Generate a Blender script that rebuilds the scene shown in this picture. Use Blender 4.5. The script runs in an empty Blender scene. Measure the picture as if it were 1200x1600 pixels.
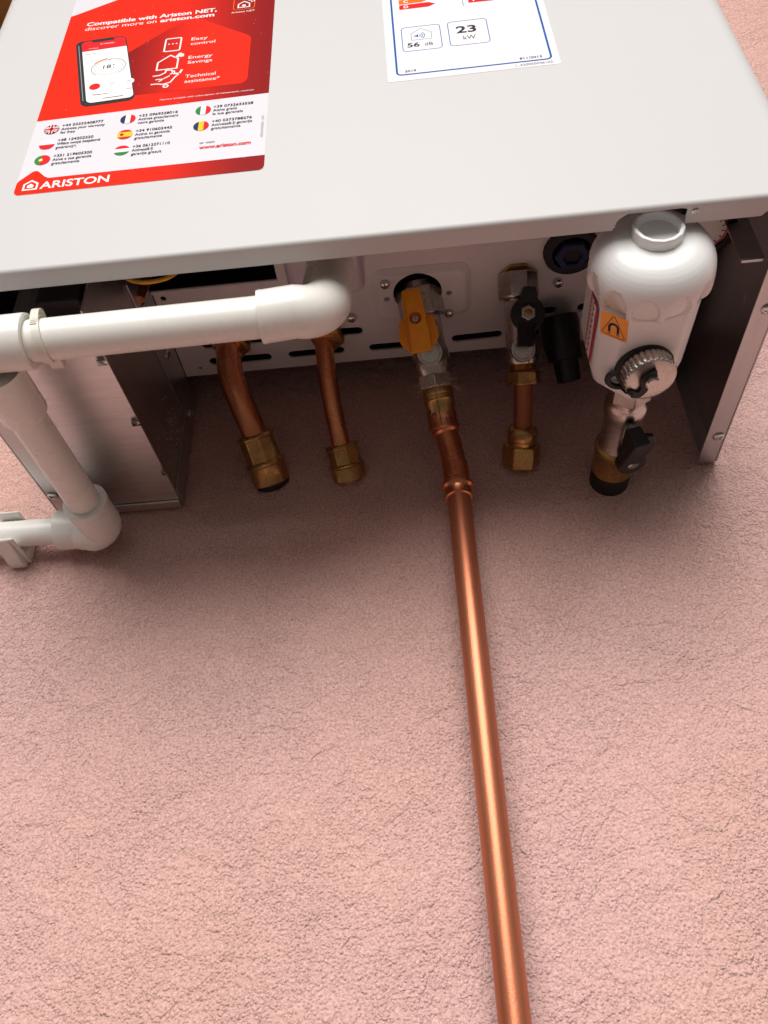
import bpy, bmesh, math, random
from mathutils import Vector, Matrix
random.seed(7)
R = math.radians
S = bpy.context.scene
COL = S.collection

# ------------------------------------------------------------------ camera
F_PX, YAW, PIT, ROL = 1315.2, -0.0656, 0.5833, -0.0463
CAM = Vector((0.2296, -0.4411, -0.3079))
cy, sy, cp, sp = math.cos(YAW), math.sin(YAW), math.cos(PIT), math.sin(PIT)
FW = Vector((sy*cp, cy*cp, sp)); R0 = Vector((cy, -sy, 0)); U0 = R0.cross(FW)
RT = math.cos(ROL)*R0 + math.sin(ROL)*U0
UP = -math.sin(ROL)*R0 + math.cos(ROL)*U0
cd = bpy.data.cameras.new('camera'); co = bpy.data.objects.new('camera', cd); COL.objects.link(co)
M = Matrix((RT, UP, -FW)).transposed().to_4x4(); M.translation = CAM
co.matrix_world = M
cd.sensor_fit = 'HORIZONTAL'; cd.sensor_width = 36; cd.lens = 36*F_PX/1200
cd.clip_start = 0.01; cd.clip_end = 200
S.camera = co

def spot(px, py, **k):
    """3-D point seen at a photo pixel, on the plane x=, y= or z=."""
    d = RT*((px-600)/F_PX) + UP*((800-py)/F_PX) + FW
    (a, v), = k.items(); i = 'xyz'.index(a)
    return CAM + d*((v-CAM[i])/d[i])

# ------------------------------------------------------------------ light
SUN_EL, SUN_AZ = 26, -4          # sun in front of the wall, high, a little from the left
w = bpy.data.worlds.new('World'); S.world = w; w.use_nodes = True
nt = w.node_tree; nt.nodes.clear()
sky = nt.nodes.new('ShaderNodeTexSky'); sky.sky_type = 'NISHITA'; sky.sun_disc = False
sky.sun_elevation = R(SUN_EL); sky.sun_rotation = R(180+SUN_AZ)
sky.air_density = 1.0; sky.dust_density = 3.0; sky.ozone_density = 1.0
hs = nt.nodes.new('ShaderNodeHueSaturation'); hs.inputs['Saturation'].default_value = 0.30
bg = nt.nodes.new('ShaderNodeBackground'); bg.inputs['Strength'].default_value = 0.055
ow = nt.nodes.new('ShaderNodeOutputWorld')
nt.links.new(sky.outputs[0], hs.inputs['Color']); nt.links.new(hs.outputs[0], bg.inputs['Color'])
nt.links.new(bg.outputs[0], ow.inputs['Surface'])
sl = bpy.data.lights.new('sun', 'SUN'); sl.energy = 3.4; sl.angle = R(46); sl.color = (1, .965, .93)
so = bpy.data.objects.new('sun', sl); COL.objects.link(so)
az, el = R(SUN_AZ), R(SUN_EL)
to = Vector((math.sin(az)*math.cos(el), -math.cos(az)*math.cos(el), math.sin(el)))
so.rotation_euler = to.to_track_quat('Z', 'Y').to_euler()
so.location = to*3
S.view_settings.view_transform = 'Standard'; S.view_settings.look = 'None'
S.view_settings.gamma = 1; S.view_settings.exposure = 0.06
S.view_settings.use_curve_mapping = False
S.render.engine = 'CYCLES'
S.cycles.max_bounces = 10; S.cycles.diffuse_bounces = 6; S.cycles.glossy_bounces = 6

# ------------------------------------------------------------------ materials
def mat(name, col, rough=.5, metal=0., spec=.5, bump=0., bscale=200., var=0., vscale=30., rvar=0., stretch=None,
        coat=0., sss=0., trans=0.):
    m = bpy.data.materials.new(name); m.use_nodes = True
    t = m.node_tree; b = t.nodes['Principled BSDF']
    b.inputs['Base Color'].default_value = (*col, 1); b.inputs['Roughness'].default_value = rough
    b.inputs['Metallic'].default_value = metal; b.inputs['Specular IOR Level'].default_value = spec
    b.inputs['Coat Weight'].default_value = coat; b.inputs['Subsurface Weight'].default_value = sss
    b.inputs['Subsurface Scale'].default_value = .003
    b.inputs['Transmission Weight'].default_value = trans
    tc = t.nodes.new('ShaderNodeTexCoord'); mp = t.nodes.new('ShaderNodeMapping')
    t.links.new(tc.outputs['Object'], mp.inputs['Vector'])
    if stretch: mp.inputs['Scale'].default_value = stretch
    def noise(sc, det=4, r=.6):
        n = t.nodes.new('ShaderNodeTexNoise'); n.inputs['Scale'].default_value = sc
        n.inputs['Detail'].default_value = det; n.inputs['Roughness'].default_value = r
        t.links.new(mp.outputs[0], n.inputs['Vector']); return n
    if var:
        n = noise(vscale); mx = t.nodes.new('ShaderNodeMix'); mx.data_type = 'RGBA'
        mr = t.nodes.new('ShaderNodeMapRange'); mr.inputs[1].default_value = .3; mr.inputs[2].default_value = .7
        t.links.new(n.outputs['Fac'], mr.inputs[0]); t.links.new(mr.outputs[0], mx.inputs[0])
        mx.inputs[6].default_value = (*[c*(1-var) for c in col], 1)
        mx.inputs[7].default_value = (*[min(1, c*(1+var*.6)) for c in col], 1)
        t.links.new(mx.outputs[2], b.inputs['Base Color'])
    if rvar:
        n = noise(vscale*1.7); mr = t.nodes.new('ShaderNodeMapRange')
        mr.inputs[1].default_value = .3; mr.inputs[2].default_value = .7
        mr.inputs[3].default_value = max(.02, rough-rvar); mr.inputs[4].default_value = rough+rvar
        t.links.new(n.outputs['Fac'], mr.inputs[0]); t.links.new(mr.outputs[0], b.inputs['Roughness'])
    if bump:
        n = noise(bscale, 3); bp = t.nodes.new('ShaderNodeBump'); bp.inputs['Strength'].default_value = 1
        bp.inputs['Distance'].default_value = bump
        t.links.new(n.outputs['Fac'], bp.inputs['Height']); t.links.new(bp.outputs[0], b.inputs['Normal'])
    return m

def patina(name, base, dark, rough, scale=60, lo=.42, hi=.62, rd=.35, bump=.00008, stretch=(1, 1, 1), metal=1.):
    """bare metal with darker oxidised blotches of their own shape"""
    m = mat(name, base, rough, 1.0); t = m.node_tree; b = t.nodes['Principled BSDF']
    tc = [n for n in t.nodes if n.type == 'TEX_COORD'][0]
    n = t.nodes.new('ShaderNodeTexNoise'); n.inputs['Scale'].default_value = scale; n.inputs['Detail'].default_value = 7
    n.inputs['Roughness'].default_value = .65; n.inputs['Distortion'].default_value = .6
    mp = t.nodes.new('ShaderNodeMapping'); mp.inputs['Scale'].default_value = stretch
    t.links.new(tc.outputs['Object'], mp.inputs['Vector']); t.links.new(mp.outputs[0], n.inputs['Vector'])
    mr = t.nodes.new('ShaderNodeMapRange'); mr.inputs[1].default_value = lo; mr.inputs[2].default_value = hi
    t.links.new(n.outputs['Fac'], mr.inputs[0])
    mx = t.nodes.new('ShaderNodeMix'); mx.data_type = 'RGBA'; mx.inputs[6].default_value = (*base, 1); mx.inputs[7].default_value = (*dark, 1)
    t.links.new(mr.outputs[0], mx.inputs[0]); t.links.new(mx.outputs[2], b.inputs['Base Color'])
    m2 = t.nodes.new('ShaderNodeMapRange'); m2.inputs[3].default_value = rough; m2.inputs[4].default_value = rd
    t.links.new(mr.outputs[0], m2.inputs[0]); t.links.new(m2.outputs[0], b.inputs['Roughness'])
    b.inputs['Metallic'].default_value = metal
    n2 = t.nodes.new('ShaderNodeTexNoise'); n2.inputs['Scale'].default_value = 900; t.links.new(tc.outputs['Object'], n2.inputs['Vector'])
    bp = t.nodes.new('ShaderNodeBump'); bp.inputs['Distance'].default_value = bump
    t.links.new(n2.outputs['Fac'], bp.inputs['Height']); t.links.new(bp.outputs[0], b.inputs['Normal'])
    return m

MT = dict(
    coat=mat('white_powder_coat', (.60, .592, .590), .38, spec=.12, bump=.00002, bscale=900, rvar=.03, vscale=15),
    plate=mat('plate_coat', (.74, .71, .72), .38, bump=.00002, bscale=900, var=.05),
    pvc=mat('white_pvc', (.80, .785, .74), .28, rvar=.03),
    nylon=mat('nylon', (.74, .70, .62), .35, sss=.15),
    frost=mat('frosted_plastic', (.62, .58, .66), .3, trans=.25),
    white=mat('white_plastic', (.80, .80, .79), .27),
    galv=mat('galvanised', (.50, .49, .49), .36, 1., var=.06, vscale=150, bump=.00001, bscale=500, rvar=.05, stretch=(1, .10, 1)),
    galvx=mat('galvanised_across', (.70, .67, .66), .38, 1., var=.10, vscale=260, bump=.00002, bscale=600, rvar=.07, stretch=(.12, 1, 1)),
    copper=patina('copper', (.52, .175, .09), (.36, .105, .05), .38, 60, .35, .75, rd=.32, stretch=(1, 1, .06), bump=.00006, metal=.70),
    copperd=patina('copper_aged', (.76, .31, .15), (.62, .23, .11), .27, 38, .45, .85, rd=.36, bump=.00002),
    brass=patina('brass', (.62, .39, .15), (.42, .25, .10), .26, 90, rd=.45),
    nickel=patina('nickel_plate', (.56, .52, .48), (.45, .41, .36), .27, 90, .5, .8, rd=.36),
    chrome=mat('zinc_screw', (.60, .60, .60), .22, 1., var=.15, vscale=400),
    black=mat('black_plastic', (.005, .005, .0055), .38, bump=.00005, bscale=900),
    rubber=mat('black_rubber', (.010, .010, .012), .6),
    lever=mat('black_lever_plastic', (.011, .010, .011), .42, bump=.00005, bscale=700),
    yellow=mat('amber_lever_paint', (.92, .36, .012), .38, var=.06, vscale=150, bump=.00004, bscale=500),
    blue=mat('dark_blue_plastic', (.012, .02, .08), .35),
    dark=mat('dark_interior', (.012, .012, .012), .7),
    wire=mat('yellow_wire', (.75, .38, .03), .4),
    hemp=mat('jointing_hemp', (.45, .36, .24), .8),
    pen=mat('ink', (.02, .02, .06), .6),
    paper=mat('label_paper', (.80, .78, .81), .32, spec=.2),
    lilac=mat('sticker_white', (.70, .68, .73), .28, spec=.2),
    inkblack=mat('print_black', (.03, .025, .04), .35, spec=.12),
    inkwhite=mat('print_white', (.86, .84, .84), .3, spec=.12),
    inkgrey=mat('print_grey', (.45, .44, .46), .35, spec=.12),
    inkblue=mat('print_blue', (.01, .10, .36), .35, spec=.12),
    inkred=mat('print_flag_red', (.70, .015, .02), .3, spec=.12),
    inkgreen=mat('print_green', (.03, .22, .05), .35, spec=.12),
    inkyellow=mat('print_yellow', (.85, .55, .02), .35, spec=.12),
    inknavy=mat('print_navy', (.02, .025, .10), .35, spec=.12),
    inkorange=mat('print_orange', (.90, .16, .01), .3, spec=.12),
    warn=mat('warning_orange', (.90, .33, .01), .35),
    phone=mat('print_phone_case', (.03, .03, .032), .3, spec=.12),
    amberpatch=mat('amber_patch', (.42, .19, .02), .5, var=.3, vscale=12, stretch=(1, .1, 1)),
    gasket=mat('gauge_face', (.75, .73, .70), .3),
)

def ramp_red(name, x0, x1, c0, c1):
    m = mat(name, c0, .30, spec=.10); t = m.node_tree; b = t.nodes['Principled BSDF']
    tc = [n for n in t.nodes if n.type == 'TEX_COORD'][0]
    sx = t.nodes.new('ShaderNodeSeparateXYZ'); t.links.new(tc.outputs['Object'], sx.inputs[0])
    mr = t.nodes.new('ShaderNodeMapRange'); mr.interpolation_type = 'SMOOTHSTEP'
    mr.inputs[1].default_value = x0; mr.inputs[2].default_value = x1
    t.links.new(sx.outputs[0], mr.inputs[0])
    mx = t.nodes.new('ShaderNodeMix'); mx.data_type = 'RGBA'; mx.inputs[6].default_value = (*c0, 1); mx.inputs[7].default_value = (*c1, 1)
    t.links.new(mr.outputs[0], mx.inputs[0])
    # tiny pale dust specks on the film
    n = t.nodes.new('ShaderNodeTexVoronoi'); n.inputs['Scale'].default_value = 170
    t.links.new(tc.outputs['Object'], n.inputs['Vector'])
    lt = t.nodes.new('ShaderNodeMath'); lt.operation = 'LESS_THAN'; lt.inputs[1].default_value = .055
    t.links.new(n.outputs['Distance'], lt.inputs[0])
    ml = t.nodes.new('ShaderNodeMath'); ml.operation = 'MULTIPLY'; ml.inputs[1].default_value = .35
    t.links.new(lt.outputs[0], ml.inputs[0])
    m2 = t.nodes.new('ShaderNodeMix'); m2.data_type = 'RGBA'; m2.inputs[7].default_value = (.8, .5, .45, 1)
    t.links.new(ml.outputs[0], m2.inputs[0]); t.links.new(mx.outputs[2], m2.inputs[6])
    t.links.new(m2.outputs[2], b.inputs['Base Color'])
    return m
RED = (.86, .020, .004); DRED = (.25, .006, .006)
MT['red'] = ramp_red('print_red', .085, .165, RED, DRED)
MT['redhex'] = ramp_red('print_red_house', .078, .130, DRED, RED)
MT['redband'] = ramp_red('print_red_band', .090, .160, RED, DRED)

def stucco():
    m = bpy.data.materials.new('pink_stucco'); m.use_nodes = True
    t = m.node_tree; b = t.nodes['Principled BSDF']; L = t.links.new
    b.inputs['Roughness'].default_value = .85; b.inputs['Specular IOR Level'].default_value = .25
    tc = t.nodes.new('ShaderNodeTexCoord')
    def noise(sc, det, r, dist=0):
        n = t.nodes.new('ShaderNodeTexNoise'); n.inputs['Scale'].default_value = sc
        n.inputs['Detail'].default_value = det; n.inputs['Roughness'].default_value = r; n.inputs['Distortion'].default_value = dist
        L(tc.outputs['Object'], n.inputs['Vector']); return n
    def mp(src, a, b_, c=0, d=1):
        n = t.nodes.new('ShaderNodeMapRange'); n.inputs[1].default_value = a; n.inputs[2].default_value = b_
        n.inputs[3].default_value = c; n.inputs[4].default_value = d; L(src, n.inputs[0]); return n.outputs[0]
    def math_(op, a, b_):
        n = t.nodes.new('ShaderNodeMath'); n.operation = op
        for i, v in enumerate((a, b_)):
            if isinstance(v, (int, float)): n.inputs[i].default_value = v
            else: L(v, n.inputs[i])
        return n.outputs[0]
    # colour: large tint drift + grain variation
    big = noise(3.2, 3, .5); mid = noise(700, 2, .6)
    mx = t.nodes.new('ShaderNodeMix'); mx.data_type = 'RGBA'
    mx.inputs[6].default_value = (.62, .372, .318, 1); mx.inputs[7].default_value = (.62, .390, .362, 1)
    L(mp(big.outputs['Fac'], .35, .65), mx.inputs[0])
    m2 = t.nodes.new('ShaderNodeMix'); m2.data_type = 'RGBA'; m2.blend_type = 'MULTIPLY'; m2.inputs[0].default_value = 1
    g = mp(mid.outputs['Fac'], .3, .72, .80, 1.26)
    cb = t.nodes.new('ShaderNodeCombineColor'); [L(g, cb.inputs[i]) for i in range(3)]
    L(mx.outputs[2], m2.inputs[6]); L(cb.outputs[0], m2.inputs[7]); L(m2.outputs[2], b.inputs['Base Color'])
    # relief: sand grain, lumps, float marks
    n1 = noise(1300, 2, .6); n2 = noise(260, 2, .6, .2)
    # grit amount varies over the wall
    cover = mp(noise(14, 4, .6).outputs['Fac'], .36, .62, .72, 1.15)
    vo = t.nodes.new('ShaderNodeTexVoronoi'); vo.feature = 'F1'; vo.inputs['Scale'].default_value = 620
    L(tc.outputs['Object'], vo.inputs['Vector'])
    grains = mp(vo.outputs['Distance'], .10, .62, 1.0, 0)
    h = math_('ADD', math_('MULTIPLY', grains, .75), math_('MULTIPLY', n1.outputs['Fac'], .8))
    h2 = math_('MULTIPLY', mp(n2.outputs['Fac'], .36, .64), .45)
    # drag marks: thin distorted crests of a coarse noise, only here and there
    nw = noise(26, 2, .5, 1.8)
    cr = math_('ABSOLUTE', math_('SUBTRACT', nw.outputs['Fac'], .5), 0)
    line = mp(cr, 0, .018, 1, 0)
    where = mp(noise(22, 2, .5).outputs['Fac'], .58, .66)
    line = math_('MULTIPLY', math_('MULTIPLY', line, where), -.30)
    sw = noise(38, 2, .5, 2.2)          # shallow trowel swirls
    line = math_('ADD', line, math_('MULTIPLY', mp(sw.outputs['Fac'], .42, .58), .80))
    hh = math_('ADD', math_('MULTIPLY', math_('ADD', h, h2), cover), line)
    bp = t.nodes.new('ShaderNodeBump'); bp.inputs['Strength'].default_value = 1; bp.inputs['Distance'].default_value = .00092
    L(hh, bp.inputs['Height']); L(bp.outputs[0], b.inputs['Normal'])
    return m
MT['stucco'] = stucco()

# ------------------------------------------------------------------ object helpers
def obj(name, bm, m, parent=None, smooth=False, bev=0, seg=2, loc=None, ang=35):
    me = bpy.data.meshes.new(name)
    bm.normal_update(); bm.to_mesh(me); bm.free()
    o = bpy.data.objects.new(name, me); COL.objects.link(o)
    me.materials.append(MT[m] if isinstance(m, str) else m)
    if parent: o.parent = parent
    if bev:
        md = o.modifiers.new('bevel', 'BEVEL'); md.width = bev; md.segments = seg; md.limit_method = 'ANGLE'; md.angle_limit = R(30)
    if smooth or bev:
        for p in me.polygons: p.use_smooth = True
        try: me.set_sharp_from_angle(angle=R(ang))
        except Exception: pass
    return o
def thing(name, label, cat, group=None, loc=(0, 0, 0)):
    o = bpy.data.objects.new(name, None); COL.objects.link(o); o.empty_display_size = .02
    o.location = loc; o['label'] = label; o['category'] = cat
    if group: o['group'] = group
    return o
def tag(o, label, cat, group=None, kind=None):
    o['label'] = label; o['category'] = cat
    if group: o['group'] = group
    if kind: o['kind'] = kind
    return o
def frame(a, ref=None):
    a = Vector(a).normalized()
    if ref is None: ref = Vector((0, 0, 1)) if abs(a.z) < .9 else Vector((1, 0, 0))
    u = (Vector(ref) - a*a.dot(Vector(ref))).normalized()
    return a, u, a.cross(u)
def add_box(bm, x0, x1, y0, y1, z0, z1, f=None):
    vs = [Vector((x, y, z)) for x in (x0, x1) for y in (y0, y1) for z in (z0, z1)]
    if f: vs = [f(v) for v in vs]
    v = [bm.verts.new(p) for p in vs]
    for q in ((0, 1, 3, 2), (4, 6, 7, 5), (0, 4, 5, 1), (2, 3, 7, 6), (0, 2, 6, 4), (1, 5, 7, 3)):
        bm.faces.new([v[i] for i in q])
    bmesh.ops.recalc_face_normals(bm, faces=bm.faces[:])
    return bm
def box(*a, **k): return add_box(bmesh.new(), *a, **k)
def add_lathe(bm, A, axis, prof, seg=40, ref=None, cap=True, phase=0, rf=None):
    """prof: list of (distance along axis, radius). seg=6 makes hexagons."""
    a, u, v = frame(axis, ref); A = Vector(A); rings = []
    for i, (t, r) in enumerate(prof):
        ring = []
        for k in range(seg):
            th = 2*math.pi*(k+phase)/seg; rr = r*(rf(t, th, i) if rf else 1)
            ring.append(bm.verts.new(A + a*t + (u*math.cos(th)+v*math.sin(th))*rr))
        rings.append(ring)
    for r0, r1 in zip(rings, rings[1:]):
        for k in range(seg):
            bm.faces.new((r0[k], r0[(k+1) % seg], r1[(k+1) % seg], r1[k]))
    if cap:
        for r in (rings[0], rings[-1]):
            bm.faces.new(r)
    bmesh.ops.recalc_face_normals(bm, faces=bm.faces[:])
    return bm
def lathe(*a, **k): return add_lathe(bmesh.new(), *a, **k)
def smooth_path(pts, n=10):
    P = [Vector(p) for p in pts]; P = [2*P[0]-P[1]] + P + [2*P[-1]-P[-2]]; out = []
    for i in range(1, len(P)-2):
        for k in range(n):
            t = k/n; a, b, c, d = P[i-1:i+3]
            out.append(.5*((2*b) + (c-a)*t + (2*a-5*b+4*c-d)*t*t + (3*b-a-3*c+d)*t**3))
    out.append(P[-2]); return out
def add_tube(bm, path, r, seg=28, cap=True):
    path = [Vector(p) for p in path]; n = len(path); u = None; rings = []
    for i, p in enumerate(path):
        t = (path[min(i+1, n-1)] - path[max(i-1, 0)]).normalized()
        if u is None: _, u, _ = frame(t)
        u = (u - t*u.dot(t)).normalized(); v = t.cross(u)
        rr = r(i/(n-1)) if callable(r) else r
        rings.append([bm.verts.new(p + (u*math.cos(2*math.pi*k/seg)+v*math.sin(2*math.pi*k/seg))*rr) for k in range(seg)])
    for r0, r1 in zip(rings, rings[1:]):
        for k in range(seg): bm.faces.new((r0[k], r0[(k+1) % seg], r1[(k+1) % seg], r1[k]))
    if cap:
        for q in (rings[0], rings[-1]): bm.faces.new(q)
    bmesh.ops.recalc_face_normals(bm, faces=bm.faces[:])
    return bm
def tube(*a, **k): return add_tube(bmesh.new(), *a, **k)
def add_prism(bm, pts, origin, ax, ay, n, depth):
    """outline pts in the (ax, ay) plane, extruded by depth along n"""
    o, ax, ay, n = Vector(origin), Vector(ax), Vector(ay), Vector(n)
    a = [bm.verts.new(o+ax*x+ay*y) for x, y in pts]; b = [bm.verts.new(v.co+n*depth) for v in a]
    bm.faces.new(a); bm.faces.new(b[::-1])
    for i in range(len(a)):
        j = (i+1) % len(a); bm.faces.new((a[i], b[i], b[j], a[j]))
    bmesh.ops.recalc_face_normals(bm, faces=bm.faces[:])
    return bm
def prism(*a): return add_prism(bmesh.new(), *a)
def cut(o, bms, op='DIFFERENCE'):
    """boolean the cutter bmeshes out of o and bake the result"""
    bm = bmesh.new()
    for b in bms:
        me = bpy.data.meshes.new('t'); b.to_mesh(me); b.free(); bm.from_mesh(me); bpy.data.meshes.remove(me)
    bmesh.ops.recalc_face_normals(bm, faces=bm.faces[:])
    me = bpy.data.meshes.new('cutter'); bm.to_mesh(me); bm.free()
    c = bpy.data.objects.new('cutter', me); COL.objects.link(c)
    md = o.modifiers.new('cut', 'BOOLEAN'); md.object = c; md.operation = op; md.solver = 'EXACT'; md.use_self = True
    bpy.context.view_layer.update()
    new = bpy.data.meshes.new_from_object(o.evaluated_get(bpy.context.evaluated_depsgraph_get()))
    old = o.data; new.name = old.name; o.modifiers.clear(); o.data = new
    bpy.data.objects.remove(c); bpy.data.meshes.remove(me)
    return o
def rrect(x0, x1, y0, y1, r, n=6, corners=(1, 1, 1, 1)):
    pts = []
    for (cx, cyy, a0), on in zip(((x1-r, y1-r, 0), (x0+r, y1-r, 90), (x0+r, y0+r, 180), (x1-r, y0+r, 270)), corners):
        if not on:
            pts.append((cx+(r if a0 in (0, 270) else -r), cyy+(r if a0 in (0, 90) else -r))); continue
        for k in range(n+1):
            t = R(a0+90*k/n); pts.append((cx+r*math.cos(t), cyy+r*math.sin(t)))
    return pts

# screw head with a cross recess, standing off a surface along n
def make_screw(p, n, r, parent, h=.0016, m='chrome', washer=False):
    a, u, v = frame(n)
    bm = bmesh.new()
    add_lathe(bm, Vector(p), a, [(0, r), (h*.45, r), (h*.85, r*.8), (h, r*.45), (h*1.02, .00001)], 24)
    if washer: add_lathe(bm, Vector(p), a, [(0, r*1.3), (h*.25, r*1.3)], 24)
    o = obj('screw', bm, m, parent, smooth=True)
    cb = bmesh.new()
    rot = random.uniform(0, 1.5)
    uu, vv = u*math.cos(rot)+v*math.sin(rot), v*math.cos(rot)-u*math.sin(rot)
    f = lambda q: Vector(p)+uu*q.x+vv*q.y+a*q.z
    add_box(cb, -r*.62, r*.62, -r*.13, r*.13, h*.45, h*1.6, f)
    b2 = bmesh.new(); add_box(b2, -r*.13, r*.13, -r*.62, r*.62, h*.45, h*1.6, f)
    cut(o, [cb, b2])
    return o

# ------------------------------------------------------------------ the setting
bm = bmesh.new(); n = 1
add_box(bm, -4, 5, 0, .25, -1.35, 2.2)
wall = obj('stucco_wall', bm, 'stucco')
tag(wall, 'pink textured stucco house wall behind the boiler and pipes', 'wall', kind='structure')
bm = bmesh.new(); add_box(bm, -30, 30, -60, 0, -1.5, -1.35)
tag(obj('ground', bm, mat('bounce_ground', (.09, .08, .07), .8, var=.15, vscale=2)), 'unseen dark ground in front of the wall, added for bounce light', 'ground', kind='structure')  # out of view, added for bounce light; kept dark so undersides stay dim
bm = bmesh.new(); add_box(bm, -.60, -.0605, -.30, -.001, .600, .64)
tag(obj('guessed_board', bm, 'amberpatch', bev=.003), 'guessed board standing in for a dark amber area at the top left beside the boiler', 'board')  # guessed board, put in for an unidentified dark amber area

# ------------------------------------------------------------------ boiler casing
D = .198
boiler = thing('wall_boiler', 'white wall hung gas boiler with a red sticker and an energy label on its front', 'boiler')
X0, X1, ZT = -.011, .411, .50
def rbox(x0, x1, y0, y1, z0, z1, r):
    pts = [(x1, y1), (x0, y1)]
    for cx, a0 in ((x0+r, 180), (x1-r, 270)):
        for k in range(9):
            t = R(a0+90*k/8); pts.append((cx+r*math.cos(t), y0+r+r*math.sin(t)))
    return prism(pts, (0, 0, z0), (1, 0, 0), (0, 1, 0), (0, 0, 1), z1-z0)
cov = obj('front_cover', rbox(X0, X1, -D, -.030, 0, ZT, .011), 'coat', boiler)
inner = rbox(X0+.0012, X1-.0012, -D+.0012, .01, .0012, ZT-.0012, .0098)
opening = prism([(.3860, -.1873), (.3885, -.1900), (.3935, -.1935), (.4010, -.1945), (.4060, -.19), (.4110-.0014, -.18), (.4096, .02), (-.0096, .02), (-.0096, -.18), (-.006, -.1945), (.0, -.1935), (.012, -.1873)],
                (0, 0, -.01), (1, 0, 0), (0, 1, 0), (0, 0, 1), .02)
notch = prism([(.3210, -.1800), (.3210, -.1885), (.3222, -.1890), (.3212, -.1898), (.3225, -.1905), (.3218, -.1912), (.3235, -.1935), (.3265, -.1955), (.3500, -.1957), (.3526, -.1950), (.3526, -.1800)],
              (0, 0, -.01), (1, 0, 0), (0, 1, 0), (0, 0, 1), .02)
md = cov.modifiers.new('edge', 'BEVEL'); md.width = .0022; md.segments = 4; md.limit_method = 'ANGLE'; md.angle_limit = R(50)
cut(cov, [inner]); cut(cov, [opening]); cut(cov, [notch])
for p in cov.data.polygons: p.use_smooth = True
cov.data.set_sharp_from_angle(angle=R(32))
# hem screw head beside the notch
make_screw((.3560, -.1935, 0), (0, 0, -1), .0016, boiler, .0008)

# bottom plate
ZP = .090
def P(px, py, z=ZP): q = spot(px, py, z=z); return (q.x, q.y)
pl = prism([(.0722, -.026), (.0722, -.101), (.1495, -.101), (.1505, -.170), (.3955, -.170), (.3955, -.026), (.3370, -.026), (.3350, -.034),
            (.3330, -.0430), (.3230, -.0455), (.3130, -.0445), (.3080, -.040), (.3060, -.026)],
           (0, 0, ZP), (1, 0, 0), (0, 1, 0), (0, 0, 1), .0012)
plate = obj('bottom_plate', pl, 'plate', boiler)
def slot(p0, p1, w):
    a, b = Vector(P(*p0)), Vector(P(*p1)); d = (b-a).normalized(); n_ = Vector((-d.y, d.x)); pts = []
    for k in range(9): t = R(90+180*k/8); pts.append(a + d*math.cos(t)*w + n_*math.sin(t)*w)
    for k in range(9): t = R(-90+180*k/8); pts.append(b + d*math.cos(t)*w + n_*math.sin(t)*w)
    return prism([(q.x, q.y) for q in pts], (0, 0, ZP-.005), (1, 0, 0), (0, 1, 0), (0, 0, 1), .02)
def hole(px, py, r):
    c = P(px, py); return lathe((c[0], c[1], ZP-.005), (0, 0, 1), [(0, r), (.02, r)], 24)
cuts = [slot((323, 539), (333, 538), .0033), slot((394, 531), (470, 524), .0033), slot((516, 520), (559, 517), .0033),
        slot((335, 565), (417, 558), .0033), slot((458, 554), (531, 547), .0031), slot((584, 543), (656, 537), .0031),
        slot((713, 529), (777, 522), .0031), slot((845, 487), (861, 485), .0033), slot((910, 480), (940, 478), .0033),
        hole(255, 467, .0019), hole(360, 470, .0016), hole(313, 575, .0013), hole(560, 516, .0017),
        hole(892, 390, .0165)]
cut(plate, cuts)
# pressed boss around the gas connection: raised rounded panel
c0, c1 = P(586, 424), P(733, 497)
x0, x1 = P(583, 470)[0], P(736, 455)[0]; y0, y1 = -.1015, -.0600
bo = bmesh.new(); prev = None
for (ins, dz) in ((0, .00), (.0016, .0009), (.0032, .0026), (.0046, .0030)):
    ring = [bo.verts.new((x, y, ZP-.0003-dz)) for x, y in rrect(x0+ins, x1-ins, y0+ins, y1-ins, .008-ins*.4)]
    if prev:
        for i in range(len(ring)): bo.faces.new((prev[i], prev[(i+1) % len(ring)], ring[(i+1) % len(ring)], ring[i]))
    prev = ring
bo.faces.new(prev)
top = [bo.verts.new((v[0], v[1], ZP-.0001)) for v in rrect(x0, x1, y0, y1, .008)]
n_ = len(top)
bo.verts.ensure_lookup_table()
first = [bo.verts[i] for i in range(n_)]
for i in range(n_): bo.faces.new((top[i], top[(i+1) % n_], first[(i+1) % n_], first[i]))
bo.faces.new(top)
bmesh.ops.recalc_face_normals(bo, faces=bo.faces[:])
boss = obj('pressed_panel', bo, 'plate', plate, smooth=True, ang=50)
GC = P(652, 452)
cut(boss, [lathe((GC[0], GC[1], ZP-.01), (0, 0, 1), [(0, .0150), (.02, .0150)], 40), hole(604, 462, .0018), hole(701, 452, .0018)])
cut(plate, [lathe((GC[0], GC[1], ZP-.01), (0, 0, 1), [(0, .0150), (.02, .0150)], 40), hole(604, 462, .0018), hole(701, 452, .0018)])
for px, py in ((601, 437), (549, 495), (700, 482), (872, 440)):
    c = P(px, py); make_screw((c[0], c[1], ZP-.0003-(.0030 if px in (601, 700) else 0)), (0, 0, -1), .0030, plate, .0030)
# rolled front hem of the cut-out side of the plate
obj('plate_hem', tube([(.0722, -.1015, ZP-.0008), (.1490, -.1015, ZP-.0008)], .0012, 10), 'plate', plate, smooth=True)
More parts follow.
